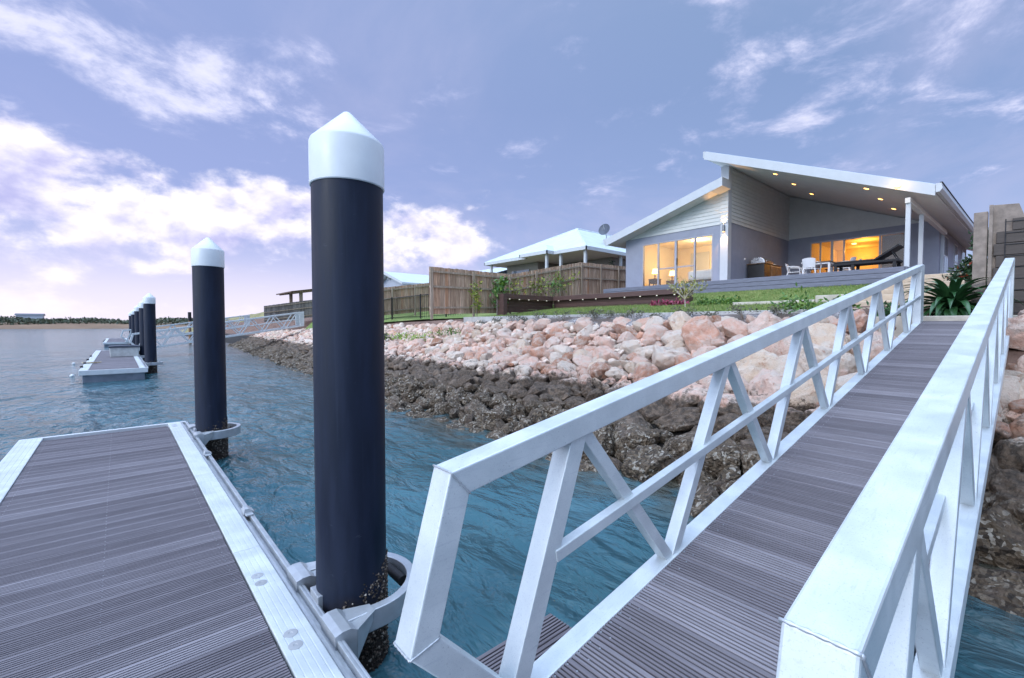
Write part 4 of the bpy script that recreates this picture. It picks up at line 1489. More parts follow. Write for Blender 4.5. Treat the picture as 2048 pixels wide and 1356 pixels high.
bed = hthing('bed', 'white made-up bed behind the bedroom glass doors', 'bed', 20.6, 9.2, 3.66)
obj('bed_base', MB().box(-0.95, 0.95, -0.9, 1.1, 0.05, 0.32), 'dark_wood', bed, bevel=0.02)
bm_ = MB().box(-1.0, 1.0, -0.92, 1.12, 0.321, 0.78)
obj('duvet', bm_, 'linen', bed, bevel=0.12)
for k, (px_, py_) in enumerate(((-0.5, -0.62), (0.45, -0.62))):
    q = MB().ico((px_, py_, 0.95), 0.3, 3, 0.02, (1.1, 0.5, 0.75))
    obj('pillow', q, 'cushion', bed, smooth=True)
obj('headboard', MB().box(-1.05, 1.05, -0.99, -0.925, 0.0, 1.05), 'dark_wood', bed, bevel=0.02)


def table_lamp(x, y, label, e):
    t_ = hthing('table_lamp', label, 'lamp', x, y, 4.17, 0, 'bedside lamps')
    obj('base', MB().lathe([(0.07, 0), (0.07, 0.015), (0.02, 0.05), (0.035, 0.14), (0.012, 0.22), (0.012, 0.28)], 20), 'dark_wood', t_, smooth='auto')
    obj('lamp_shade', MB().lathe([(0.15, 0.26), (0.10, 0.48), (0.095, 0.48), (0.145, 0.26)], 28), 'lamp_shade', t_, smooth='auto')
    d_ = bpy.data.lights.new('lamp_glow', 'POINT'); d_.energy = e; d_.color = (1.0, 0.55, 0.16); d_.shadow_soft_size = 0.12
    o = bpy.data.objects.new('lamp_glow', d_); COL.objects.link(o); o.parent = t_; o.location = (0, 0, 0.62)
    n_ = hthing('bedside_table', label.replace('lamp', 'table').replace('glowing', 'wooden bedside').replace('shaded ', ''), 'bedside table', x, y, 3.66, 0, 'bedside tables')
    obj('table_top', MB().box(-0.22, 0.22, -0.22, 0.22, 0.47, 0.50), 'dark_wood', n_, bevel=0.006)
    obj('drawer', MB().box(-0.20, 0.20, -0.20, 0.20, 0.28, 0.469), 'dark_wood', n_, bevel=0.004)
    for sx in (-0.18, 0.18):
        for sy in (-0.18, 0.18):
            obj('leg', MB().box(sx - 0.02, sx + 0.02, sy - 0.02, sy + 0.02, 0, 0.279), 'dark_wood', n_)


table_lamp(19.25, 11.75, 'glowing shaded lamp at the left edge of the bedroom doors', 14)
table_lamp(20.6, 11.65, 'glowing shaded lamp second from left in the bedroom, deeper inside', 14)
table_lamp(21.95, 10.25, 'glowing shaded lamp just left of the bed', 10)
fan = hthing('ceiling_fan', 'white ceiling fan above the bed', 'ceiling fan', 20.6, 9.4, 5.6)
obj('motor', MB().lathe([(0.02, 0.395), (0.02, 0.12), (0.10, 0.10), (0.11, 0.02), (0.06, 0.0)], 24), 'white_plastic', fan, smooth='auto')
for k in range(4):
    a = k * math.pi / 2 + 0.3
    q = MB().bar((0.12 * math.cos(a), 0.12 * math.sin(a), 0.06), (0.62 * math.cos(a), 0.62 * math.sin(a), 0.06), 0.13, 0.012, (-math.sin(a), math.cos(a), 0.15))
    obj('blade', q, 'white_plastic', fan)
# a sideboard in the living room, seen as a dark silhouette
sb = hthing('stair_rail', 'dark banister rail inside the living room, behind left glass panes', 'banister', 27.2, 6.4, 3.66)
for k in range(4):
    obj('baluster', MB().box(-0.02, 0.02, -0.55 + k * 0.36, -0.52 + k * 0.36, 0, 1.1), 'dark_wood', sb)
obj('handrail', MB().box(-0.03, 0.03, -0.6, 0.62, 1.1, 1.16), 'dark_wood', sb)

# ------------------------------------------------------------------ deck in front of the house
deck = hthing('house_deck', 'raised grey board deck with stepped horizontal fascia before the house', 'deck', 17.0, 7.9, 3.65)
db = MB()
x = 0.03
while x < 8.0:
    db.box(x, x + 0.135, -5.62, 5.1 if x > 1.45 else 5.1, -0.035, -0.005 + rng.uniform(-0.001, 0.001))
    x += 0.14
# keep the boards clear of the house walls on the left wing
db2 = MB()
for i in range(0, len(db.v), 8):
    vs = db.v[i:i + 8]
    xm = vs[0][0]
    if xm > 1.30:
        vs = [(a, min(b_, 0.05), c_) for a, b_, c_ in vs]
    db2.add(vs, [(0, 2, 3, 1), (4, 5, 7, 6), (0, 1, 5, 4), (2, 6, 7, 3), (0, 4, 6, 2), (1, 3, 7, 5)])
obj('decking', db2, 'deck_board', deck)
for k in range(4):
    yl = 5.12 - (0.0 if k == 0 else 0.0)
    obj('fascia_board', MB().box(-0.02 - 0.0 * k, 0.012, -5.62, yl, -0.155 - k * 0.148, -0.155 - k * 0.148 + 0.138), 'deck_board', deck, bevel=0.006)
obj('end_board', MB().box(0.013, 6.6, -5.66, -5.63, -0.62, -0.01), 'deck_board', deck)
obj('substructure', MB().box(0.02, 6.5, -5.6, 5.05, -0.9, -0.04), 'black_metal', deck)

# ------------------------------------------------------------------ patio furniture
bq = hthing('barbecue', 'black barbecue cabinet against the grey patio side wall', 'barbecue', 20.9, 7.55, 3.65)
obj('cabinet', MB().box(-0.75, -0.05, -0.33, 0.33, 0.05, 0.86), 'black_metal', bq, bevel=0.01)
obj('bench_top', MB().box(-0.80, 1.15, -0.36, 0.36, 0.862, 0.90), 'dark_wood', bq, bevel=0.008)
obj('door', MB().box(-0.02, 0.52, -0.345, -0.30, 0.10, 0.80), 'orange_wood', bq, bevel=0.01)
obj('door', MB().box(0.55, 1.08, -0.345, -0.30, 0.10, 0.80), 'orange_wood', bq, bevel=0.01)
obj('side_panel', MB().box(-0.04, 1.12, -0.298, 0.33, 0.05, 0.86), 'stainless', bq)
hood = MB().prism([(-0.28, 0.905), (0.30, 0.905), (0.30, 1.06), (0.18, 1.17), (-0.10, 1.17), (-0.24, 1.06)], 'x', -0.55, 0.35)
obj('hood', hood, 'stainless', bq, bevel=0.015)
obj('handle', MB().tube([(-0.45, -0.30, 1.0), (0.25, -0.30, 1.0)], 0.014, 10), 'stainless', bq)
bag = hthing('white_towel', 'crumpled white towel on the right end of the barbecue bench', 'towel', 21.75, 7.5, 4.55)
obj('cloth', MB().ico((0, 0, 0.05), 0.15, 3, 0.08, (1.1, 1, 0.4)), 'linen', bag, smooth=True)


def patio_chair(x, y, rz, label):
    t_ = hthing('patio_chair', label, 'chair', x, y, 3.65, rz, 'white patio chairs')
    obj('seat', MB().prism([(-0.24, -0.22), (0.24, -0.25), (0.21, 0.22), (-0.21, 0.22)], 'z', 0.41, 0.44), 'white_plastic', t_, bevel=0.012)
    # curved back: slatted shell
    vs, fs = [], []
    nseg = 10
    for k in range(nseg + 1):
        q = -0.9 + 1.8 * k / nseg
        for (h, rr2, yo) in ((0.46, 0.23, 0.22), (0.64, 0.25, 0.27), (0.82 - 0.05 * abs(q) ** 2, 0.26, 0.31)):
            vs.append((rr2 * math.sin(q), yo - rr2 * 0.55 * (1 - math.cos(q)), h))
            vs.append((rr2 * 1.08 * math.sin(q), yo + 0.022 - rr2 * 0.55 * (1 - math.cos(q)), h))
    for k in range(nseg):
        for j in range(2):
            a = k * 6 + j * 2; c_ = (k + 1) * 6 + j * 2
            fs += [(a, c_, c_ + 2, a + 2), (a + 1, a + 3, c_ + 3, c_ + 1)]
        fs += [(k * 6 + 4, (k + 1) * 6 + 4, (k + 1) * 6 + 5, k * 6 + 5), (k * 6, k * 6 + 1, (k + 1) * 6 + 1, (k + 1) * 6)]
    fs += [(0, 2, 3, 1), (2, 4, 5, 3), (60, 61, 63, 62), (62, 63, 65, 64)]
    mb = MB(); mb.add(vs, fs)
    obj('backrest', mb, 'white_plastic', t_, smooth='auto')
    for sx in (-1, 1):
        obj('armrest', MB().tube([(sx * 0.25, 0.20, 0.66), (sx * 0.285, 0.0, 0.645), (sx * 0.27, -0.2, 0.62), (sx * 0.25, -0.23, 0.45)], 0.022, 8), 'white_plastic', t_, smooth='auto')
        obj('leg', MB().tube([(sx * 0.22, -0.22, 0.42), (sx * 0.26, -0.27, 0.0)], [0.024, 0.018], 8), 'white_plastic', t_, smooth='auto')
        obj('leg', MB().tube([(sx * 0.19, 0.20, 0.42), (sx * 0.24, 0.30, 0.0)], [0.024, 0.018], 8), 'white_plastic', t_, smooth='auto')
    return t_


tb = hthing('patio_table', 'white patio table with dark top between the white chairs', 'table', 20.95, 5.4, 3.65)
obj('table_top', MB().box(-0.75, 0.75, -0.47, 0.47, 0.70, 0.735), 'dark_wood', tb, bevel=0.008)
obj('frame', MB().box(-0.70, 0.70, -0.44, 0.44, 0.64, 0.699), 'white_plastic', tb)
for sx in (-1, 1):
    for sy in (-1, 1):
        obj('leg', MB().box(sx * 0.68 - 0.035, sx * 0.68 + 0.035, sy * 0.42 - 0.035, sy * 0.42 + 0.035, 0, 0.639), 'white_plastic', tb, bevel=0.005)
patio_chair(19.75, 5.42, math.pi / 2, 'white patio chair at the table end facing away from the water')
patio_chair(20.6, 6.25, 0.15, 'white patio chair left of the patio table')
patio_chair(20.5, 4.55, math.pi - 0.1, 'white patio chair right of the table, nearest the black sun lounger')
patio_chair(21.3, 4.55, math.pi + 0.1, 'white patio chair right of the table, deeper in the patio')

sl = hthing('sun_lounger', 'black sun lounger with raised backrest on the deck', 'sun lounger', 17.95, 3.30, 3.65)
obj('frame', MB().box(-0.33, 0.33, -0.78, 0.88, 0.23, 0.30), 'black_wicker', sl, bevel=0.012)
obj('mattress', MB().box(-0.31, 0.31, -0.20, 0.86, 0.302, 0.36), 'black_wicker', sl, bevel=0.02)
obj('backrest', MB().bar((0, -0.20, 0.335), (0, -0.78, 0.72), 0.62, 0.055, (1, 0, 0)), 'black_wicker', sl, bevel=0.012)
obj('prop', MB().tube([(-0.2, -0.58, 0.56), (-0.2, -0.72, 0.28)], 0.014, 8), 'black_metal', sl)
obj('prop', MB().tube([(0.2, -0.58, 0.56), (0.2, -0.72, 0.28)], 0.014, 8), 'black_metal', sl)
for sx in (-1, 1):
    for y in (-0.68, 0.34, 0.8):
        obj('leg', MB().box(sx * 0.29 - 0.03, sx * 0.29 + 0.03, y - 0.04, y + 0.04, 0, 0.229), 'black_wicker', sl)

# ------------------------------------------------------------------ brown bench seat
bn = thing('bench_seat', 'long brown composite L-shaped bench with small lights under its lip', 'bench', (15.0, 14.3, 2.6))
BT = 0.66
# right arm runs along -y from the corner, left arm along -x
obj('seat_top', MB().box(-0.10, 0.55, -6.35, 0.30, BT - 0.03, BT), 'bench_board', bn, bevel=0.006)
obj('seat_top', MB().box(-3.05, -0.104, -0.10, 0.30, BT - 0.03, BT - 0.001), 'bench_board', bn, bevel=0.006)
obj('lip', MB().box(-0.125, -0.102, -6.35, -0.128, BT - 0.19, BT - 0.002), 'bench_board', bn, bevel=0.004)
obj('lip', MB().box(-2.85, -0.102, -0.126, -0.103, BT - 0.19, BT - 0.003), 'bench_board', bn, bevel=0.004)
for k in range(4):
    obj('front_board', MB().box(0.10, 0.125, -6.3, 0.02, -0.09 + k * 0.142, -0.09 + k * 0.142 + 0.136), 'bench_board', bn, bevel=0.004)
    obj('front_board', MB().box(-2.85, 0.098, 0.10, 0.125, -0.09 + k * 0.142, -0.09 + k * 0.142 + 0.136), 'bench_board', bn, bevel=0.004)
obj('end_post', MB().box(-3.08, -2.87, -0.15, 0.31, -0.25, BT + 0.006), 'bench_board', bn, bevel=0.006)
obj('end_post', MB().box(0.04, 0.52, -6.42, -6.36, -0.05, BT - 0.04), 'bench_board', bn)
obj('back_board', MB().box(0.53, 0.56, -6.3, 0.3, -0.1, BT - 0.031), 'bench_board', bn)
for k in range(9):
    obj('bench_light', MB().box(-0.095, -0.06, -0.45 - k * 0.70, -0.41 - k * 0.70, BT - 0.22, BT - 0.185), 'deck_light', bn)
for k in range(5):
    obj('bench_light', MB().box(-0.5 - k * 0.55, -0.46 - k * 0.55, -0.095, -0.06, BT - 0.22, BT - 0.185), 'deck_light', bn)

# ------------------------------------------------------------------ garden steps
st_ = thing('garden_steps', 'pale sandstone block steps from the gangway up to the deck', 'steps', (11.7, 1.8, 2.2))
for k in range(6):
    x0 = 11.75 + k * 0.78
    zt = 2.33 + k * 0.172
    obj('step', MB().box(x0 - 11.7, x0 + 0.80 - 11.7, -0.75 - 0.02 * k, 1.0 - 0.06 * k + 0.02 * (k % 2), zt - 0.42 - 2.2, zt - 2.2), 'sandstone', st_, bevel=0.02)
obj('landing', MB().box(4.70, 8.2, -1.1, 0.42, 0.7, 1.13), 'sandstone', st_, bevel=0.02)
pb = MB().box(10.80, 11.02, -0.35, 2.9, 1.55, 2.13)
tag(obj('garden_edging', pb, 'stone_edging', bevel=0.012), 'pale stone edging block across the top end of the gangway', 'edging')
for k, (x, y0, y1, z) in enumerate(((13.35, 2.85, 3.55, 2.62), (13.35, 3.57, 5.6, 2.56))):
    tag(obj('garden_edging', MB().box(x, x + 0.2, y0, y1, z - 0.3, z + (0.06 if k else 0.1)), 'stone_edging', bevel=0.012),
        ['short pale stone block beside the garden steps', 'long low stone edging strip in the lawn'][k], 'edging')

# ------------------------------------------------------------------ timber fences
def paling_fence(label, x0, y0, segs, mname='paling', h_rails=(0.25, 1.05, 1.62), post_h=1.72, posts=True, face=-1, lap=True, group='timber paling fences', seed=3):
    """runs along +x from x0 at y0; segs = [(x_end, top_z_start, top_z_end, bottom_start, bottom_end)]; posts and rails on the face side"""
    t_ = thing('timber_fence', label, 'fence', (x0, y0, 0), 0, group)
    r_ = random.Random(seed)
    pal = MB()
    xa = x0
    for (xe, zt0, zt1, zb0, zb1) in segs:
        x = xa; k = 0
        n_ = max(1, round((xe - xa) / 0.118)); st = (xe - xa) / n_
        for k in range(n_):
            u = (k + 0.5) / n_
            zt = zt0 + (zt1 - zt0) * u + r_.uniform(-0.012, 0.012); zb = zb0 + (zb1 - zb0) * u
            back = 0.016 if k % 2 else 0.0
            wv = st * (1.16 if k % 2 == 0 else 0.98)
            xc = xa + (k + 0.5) * st - x0
            pal.box(xc - wv / 2, xc + wv / 2, back - 0.007, back + 0.007, zb, zt)
        L_ = xe - xa
        for hr in h_rails:
            f0 = zb0 + hr * (zt0 - zb0) / 1.8; f1 = zb1 + hr * (zt1 - zb1) / 1.8
            obj('rail', MB().bar((xa - x0, face * 0.03, f0), (xe - x0, face * 0.03, f1), 0.042, 0.075), 'fence_post', t_)
        if posts:
            np_ = max(1, round(L_ / 1.6))
            for k in range(np_):
                u = k / np_
                x = xa + L_ * u - x0
                zb = zb0 + (zb1 - zb0) * u; zt = zt0 + (zt1 - zt0) * u
                obj('post', MB().box(x, x + 0.105, face * 0.10, face * 0.055, zb - 0.2, zt - 0.05), 'fence_post', t_, bevel=0.006)
        xa = xe
    obj('palings', pal, mname, t_, label='close-set vertical palings of varied brown')
    return t_


paling_fence('tall brown paling fence with rails and posts between the brown bench and next garden', 8.95, 15.0,
             [(12.9, 4.20, 4.20, 2.38, 2.50), (17.72, 4.16, 5.14, 2.50, 3.25), (24.0, 5.16, 5.34, 3.25, 3.45)])
paling_fence('weathered grey-brown paling fence behind the black pool fence', 11.2, 26.0, [(17.5, 4.10, 5.05, 2.45, 3.1)], 'paling', seed=5)
paling_fence('distant grey paling fence left of the nearest pile, under the pergola', 9.0, 41.0, [(13.2, 3.52, 4.25, 2.2, 2.7), (20, 4.3, 5.2, 2.7, 3.2)], 'grey_paling', posts=False, seed=9)
paling_fence('far grey paling fence at the foot of the pale gabled house', 15.0, 33.0, [(27.0, 4.6, 5.4, 2.9, 3.3)], 'grey_paling', posts=False, seed=13)

pf = thing('pool_fence', 'black metal bar fence in front of the weathered paling fence', 'fence', (12.0, 25.2, 0))
pts_ = [(11.2, 25.4), (12.0, 24.3), (12.0, 21.0), (12.6, 19.5), (14.5, 18.4)]
for a, c_ in zip(pts_, pts_[1:]):
    za, zc = ground_z(*a) + 1.28, ground_z(*c_) + 1.28
    for dzz in (0.0, -1.12):
        obj('rail', MB().tube([(a[0] - 12, a[1] - 25.2, za + dzz), (c_[0] - 12, c_[1] - 25.2, zc + dzz)], 0.016, 6), 'black_metal', pf)
    n_ = int(math.hypot(c_[0] - a[0], c_[1] - a[1]) / 0.12)
    bars = MB()
    for k in range(n_):
        u = k / n_
        x, y = a[0] + (c_[0] - a[0]) * u - 12, a[1] + (c_[1] - a[1]) * u - 25.2
        z = za + (zc - za) * u
        bars.box(x - 0.007, x + 0.007, y - 0.007, y + 0.007, z - 1.2, z)
    obj('bars', bars, 'black_metal', pf)
    obj('post', MB().box(a[0] - 12 - 0.03, a[0] - 12 + 0.03, a[1] - 25.2 - 0.03, a[1] - 25.2 + 0.03, za - 1.4, za + 0.06), 'black_metal', pf)

# sleeper fence on the right with a post, shade mesh stretched over it
rf_ = thing('sleeper_fence', 'dark timber fence with big post and mesh at the right end of the gangway', 'fence', (12.0, 0.4, 2.0))
obj('post', MB().box(-0.16, 0.0, 0.10, 0.28, -0.3, 2.02), 'old_timber', rf_, bevel=0.01)
obj('batten', MB().box(-0.20, -0.162, 0.035, 0.085, -0.3, 2.12), 'old_timber', rf_, bevel=0.006)
obj('cap_board', MB().prism([(0.08, -0.3), (0.08, 2.13), (-0.27, 2.10), (-0.60, 1.0), (-0.60, -0.3)], 'x', -0.10, -0.05), 'old_timber', rf_, bevel=0.005)
for k in range(9):
    obj('sleeper', MB().box(-0.158, -0.112, -3.6, 0.02 - 0.03 * (k % 2) if k < 8 else -0.2, -0.06 + k * 0.212, -0.06 + k * 0.212 + 0.204), 'sleeper', rf_, bevel=0.006)
# open mesh: thin wires over the sleepers
ms = MB()
for k in range(10):
    z = -0.03 + k * 0.2
    ms.tube([(-0.17, -0.12, z + 0.02), (-0.168, -1.6, z), (-0.17, -3.5, z + 0.03)], 0.006, 6)
ms.tube([(-0.17, -0.12, -0.1), (-0.17, -0.12, 1.84)], 0.008, 6)
obj('mesh', ms, 'shadecloth', rf_)

# ------------------------------------------------------------------ neighbouring houses
def hip_roof(mb, x0, x1, y0, y1, z, pitch):
    w_ = (y1 - y0) / 2
    zr = z + w_ * pitch
    ym = (y0 + y1) / 2
    A, B_, C_, D_ = (x0, y0, z), (x1, y0, z), (x1, y1, z), (x0, y1, z)
    E_, F_ = (x0 + w_, ym, zr), (x1 - w_, ym, zr)
    mb.add([A, B_, C_, D_, E_, F_], [(0, 1, 5, 4), (1, 2, 5), (2, 3, 4, 5), (3, 0, 4)])
    return mb


nh = thing('neighbour_house', 'white hip-roofed house behind the tall paling fence', 'house', (20.2, 16.5, 3.4), 0)
off = (-20.2, -16.5, -3.4)
zr = 6.42
rfm = hip_roof(MB(), 19.9, 38, 16.4, 25.7, zr, 0.50)
rf2 = hip_roof(MB(), 19.3, 24.0, 18.9, 21.3, zr + 0.003, 0.50)
nroof = obj('roof', rfm.shift(*off), 'white_roof', nh)
obj('roof', rf2.shift(*off), 'white_roof', nh)
for (xa, ya, xb, yb) in ((19.9, 16.4, 19.9, 18.9), (19.3, 18.9, 19.3, 21.3), (19.9, 21.3, 19.9, 25.7), (19.9, 16.4, 38, 16.4), (19.3, 18.9, 19.9, 18.9), (19.3, 21.3, 19.9, 21.3), (19.9, 25.7, 38, 25.7)):
    obj('fascia', MB().bar((xa, ya, zr - 0.09), (xb, yb, zr - 0.09), 0.06, 0.20, (0, 0, 1)).shift(*off) if False else MB().box(min(xa, xb) - 0.03, max(xa, xb) + 0.03, min(ya, yb) - 0.03, max(ya, yb) + 0.03, zr - 0.19, zr + 0.012).shift(*off), 'white_paint', nroof)
obj('soffit', MB().box(19.94, 37.9, 16.46, 25.6, zr - 0.17, zr - 0.15).shift(*off), 'soffit', nroof)
obj('soffit', MB().box(19.36, 19.93, 18.96, 21.24, zr - 0.17, zr - 0.15).shift(*off), 'soffit', nroof)
obj('wall', MB().box(23.5, 37.0, 17.3, 25.0, 3.2, zr - 0.18).shift(*off), 'house_wall_cream', nh)
obj('wall', MB().box(21.4, 23.49, 21.8, 25.0, 3.2, zr - 0.18).shift(*off), 'house_wall_cream', nh)
obj('window', MB().box(23.42, 23.49, 18.4, 21.0, 4.2, 5.9).shift(*off), 'dark_glass', nh)
obj('window', MB().box(21.33, 21.39, 22.6, 24.4, 4.2, 5.8).shift(*off), 'dark_glass', nh)
for (x, y) in ((20.2, 16.7), (20.2, 18.6), (19.6, 19.2), (20.2, 25.3), (23.6, 16.7)):
    obj('veranda_post', MB().box(x - 0.07, x + 0.07, y - 0.07, y + 0.07, 3.2, zr - 0.171).shift(*off), 'white_paint', nh)
obj('ridge_cap', MB().tube([(24.55, 21.05, zr + 2.33), (33.3, 21.05, zr + 2.33)], 0.06, 6).shift(*off), 'white_roof', nroof)
for p0, p1 in (((19.9, 16.4, zr), (24.55, 21.05, zr + 2.33)), ((19.9, 25.7, zr), (24.55, 21.05, zr + 2.33))):
    obj('ridge_cap', MB().tube([p0, p1], 0.05, 6).shift(*off), 'white_roof', nroof)

dsh = thing('satellite_dish', 'grey satellite dish on a short mast behind the left eave', 'satellite dish', (23.2, 17.5, 6.95))
obj('mast', MB().tube([(0, 0, -0.2), (0, 0, 0.62), (-0.14, 0, 0.85)], 0.03, 8), 'galvanised', dsh)
prof = [(0.02 + 0.36 * k / 8, 0.10 * (k / 8) ** 2) for k in range(9)]
db_ = MB().lathe(prof + [(0.38, 0.115)] + [(a, b_ + 0.012) for a, b_ in prof[::-1]], 28)
db_.f = [f for f in db_.f if len(f) == 4]
dobj = obj('dish', db_, 'dish_grey', dsh, loc=(-0.16, 0, 0.95), rot=(0, R(-72), R(10)), smooth='auto')
obj('feed_arm', MB().tube([(0.0, 0.0, 0.05), (0.30, 0.0, 0.42)], 0.012, 6), 'galvanised', dobj)

gh = thing('gabled_house', 'distant pale blue house with white gabled roof, left of the tall fence', 'house', (19.5, 40.0, 3.0), 0)
off = (-19.5, -40, -3)
zr = 6.0
# gable end facing the water (across y), ridge runs back along x
yA, yB, ym = 37.6, 44.2, 41.1
zg = 7.15
g_r = obj('roof', MB().prism([(yA - 0.4, zr - 0.15), (ym, zg), (yB + 0.4, zr - 0.15), (yB + 0.4, zr - 0.32), (ym, zg - 0.17), (yA - 0.4, zr - 0.32)], 'x', 19.4, 30).shift(*off), 'white_roof', gh)
obj('gable', MB().prism([(yA, 2.8), (yA, zr - 0.25), (ym, zg - 0.2), (yB, zr - 0.25), (yB, 2.8)], 'x', 20.2, 20.4).shift(*off), 'house_wall_blue', gh)
obj('barge_board', MB().prism([(yA - 0.42, zr - 0.13), (ym, zg + 0.03), (ym, zg - 0.22), (yA - 0.42, zr - 0.36)], 'x', 19.36, 19.40).shift(*off), 'white_paint', g_r)
obj('barge_board', MB().prism([(ym, zg + 0.03), (yB + 0.42, zr - 0.13), (yB + 0.42, zr - 0.36), (ym, zg - 0.22)], 'x', 19.36, 19.40).shift(*off), 'white_paint', g_r)
obj('gable_vent', MB().box(19.9, 20.19, ym - 0.05, ym + 0.05, zg - 0.75, zg - 0.3).shift(*off), 'white_paint', gh)
wing_ = MB().add
mbw = MB(); mbw.add([(22, 27.5, 5.95), (22, 37.4, 5.95), (26.5, 37.4, 7.25), (26.5, 27.5, 7.25), (31, 27.5, 5.95), (31, 37.4, 5.95)], [(0, 1, 2, 3), (3, 2, 5, 4)])
obj('roof', mbw.shift(*off), 'white_roof', gh)
obj('wall', MB().box(22.6, 30.4, 28.0, 37.5, 2.8, 5.9).shift(*off), 'house_wall_blue', gh)
obj('wall', MB().box(20.41, 30, yA, yB, 2.8, 5.6).shift(*off), 'house_wall_blue', gh)

pg = thing('pergola', 'small brown timber pergola above the distant grey fence', 'pergola', (11.9, 41.5, 2.3))
for (x, y) in ((0.1, 0.0), (0.1, 3.0), (3.2, 0.0), (3.2, 3.0)):
    obj('post', MB().box(x - 0.12, x + 0.12, y - 0.12, y + 0.12, 0, 2.55), 'fence_post', pg)
rfp = MB()
obj('roof', MB().prism([(-0.9, 2.52), (4.2, 3.35), (4.2, 3.27), (-0.9, 2.42)], 'y', -0.8, 4.0), 'dark_wood', pg)
for k in range(6):
    obj('rafter', MB().bar((-0.7, -0.6 + k * 0.85, 2.42), (4.0, -0.6 + k * 0.85, 3.22), 0.07, 0.12), 'fence_post', pg)


# ------------------------------------------------------------------ planting
def shrub(name, label, cat, loc, stems, leaf, lsize, n_per, spread, mtwig='twig', group=None, elong=2.2, up=0.25, srad=0.012):
    """stems: list of polylines from the base; leaves gather round the upper half of each"""
    t_ = thing(name, label, cat, loc, 0, group)
    mb = MB()
    cen = []
    for pl_ in stems:
        n_ = len(pl_)
        mb.tube(pl_, [srad * (1 - 0.6 * i / (n_ - 1)) for i in range(n_)], 6)
        tip = Vector(pl_[-1])
        mid = Vector(pl_[-2])
        for k in range(n_per):
            u = rng.random() ** 0.6
            c_ = mid.lerp(tip, u) + Vector((rng.gauss(0, 1), rng.gauss(0, 1), rng.gauss(0, 0.8))) * spread
            cen.append(c_)
    obj('stem', mb, mtwig, t_, smooth='auto')
    obj('foliage', leaf_mesh('foliage', cen, lsize, elong, up), leaf, t_)
    return t_


def rand_stems(n_, h, lean, base=0.03, seed=0):
    r_ = random.Random(seed)
    out = []
    for k in range(n_):
        a = r_.uniform(0, 6.28); l_ = lean * r_.uniform(0.4, 1.0); hh = h * r_.uniform(0.7, 1.0)
        b_ = (base * math.cos(a), base * math.sin(a), 0)
        m1 = (b_[0] + l_ * 0.35 * math.cos(a) + r_.gauss(0, 0.02), b_[1] + l_ * 0.35 * math.sin(a) + r_.gauss(0, 0.02), hh * 0.5)
        out.append([b_, m1, (b_[0] + l_ * math.cos(a), b_[1] + l_ * math.sin(a), hh)])
    return out


# climbers and young shrubs along the tall fence
fz = lambda x: ground_z(x, 14.6)
shrub('young_shrub', 'tall thin yellow-green sapling against the left end of the tall fence', 'shrub', (10.9, 14.6, fz(10.9)),
      [[(0, 0, 0), (0.03, 0, 0.5), (0.02, 0, 0.9)], [(0, 0, 0.1), (-0.03, 0, 0.9), (-0.06, 0, 1.5)], [(0, 0, 0.1), (0.0, 0.03, 0.4), (0.05, 0, 0.6)], [(0, 0, 0.1), (-0.03, 0, 0.7), (-0.08, 0, 1.15)]], 'leaf_yellowgreen', 0.13, 40, 0.09, group='shrubs along the tall fence')
shrub('young_shrub', 'green umbrella-crowned sapling in front of the tall fence, second from left', 'shrub', (11.9, 14.55, fz(11.9)),
      [[(0, 0, 0), (0.0, 0, 0.7), (0.12, 0, 1.5)], [(0, 0, 0), (0.02, 0, 1.0), (0.35, -0.05, 1.62)], [(0, 0, 0), (0.0, 0, 0.7), (0.0, 0.0, 1.35)], [(0, 0, 0), (0.05, 0, 0.9), (0.50, 0.0, 1.48)], [(0, 0, 0), (0.0, 0, 0.5), (0.35, 0.0, 0.75)]], 'leaf_green', 0.19, 45, 0.12, 'pale_twig', group='shrubs along the tall fence')
for k, (x, h, n_, lf, lab) in enumerate(((13.3, 1.55, 6, 'leaf_yellowgreen', 'leafy yellow-green sapling behind the left arm of the brown bench'),
                                     (14.3, 1.75, 7, 'leaf_yellowgreen', 'sparse tall shrub rising behind the corner of the brown bench'),
                                     (15.2, 1.65, 6, 'leaf_green', 'sparse twiggy shrub behind the bench, right of its corner'),
                                     (16.3, 1.65, 7, 'leaf_yellowgreen', 'bright yellow-green shrub near the tall fence corner, rightmost along the fence'))):
    shrub('young_shrub', lab, 'shrub', (x, 14.65, fz(x)), rand_stems(n_, h, 0.55, seed=k + 20), lf, 0.13, 22, 0.12, group='shrubs along the tall fence')
# ground cover at the fence foot
for k, (x, y, lf, lab, sz) in enumerate(((9.6, 14.3, 'leaf_green', 'low green clump at the foot of the tall fence', 0.30),
                                     (9.2, 15.9, 'leaf_lime', 'low lime-green clump just left of the tall fence end', 0.32),
                                     (9.3, 17.6, 'leaf_lime', 'bright lime groundcover clump near the pool fence', 0.34),
                                     (9.5, 20.0, 'leaf_green', 'dark green clump below the black pool fence', 0.3))):
    cen = [(rng.gauss(0, sz), rng.gauss(0, sz * 1.3), abs(rng.gauss(0, sz * 0.35))) for i in range(420)]
    t_ = thing('groundcover_clump', lab, 'plant', (x, y, ground_z(x, y) + 0.03))
    obj('foliage', leaf_mesh('foliage', cen, 0.09, 2.2, 0.8), lf, t_)
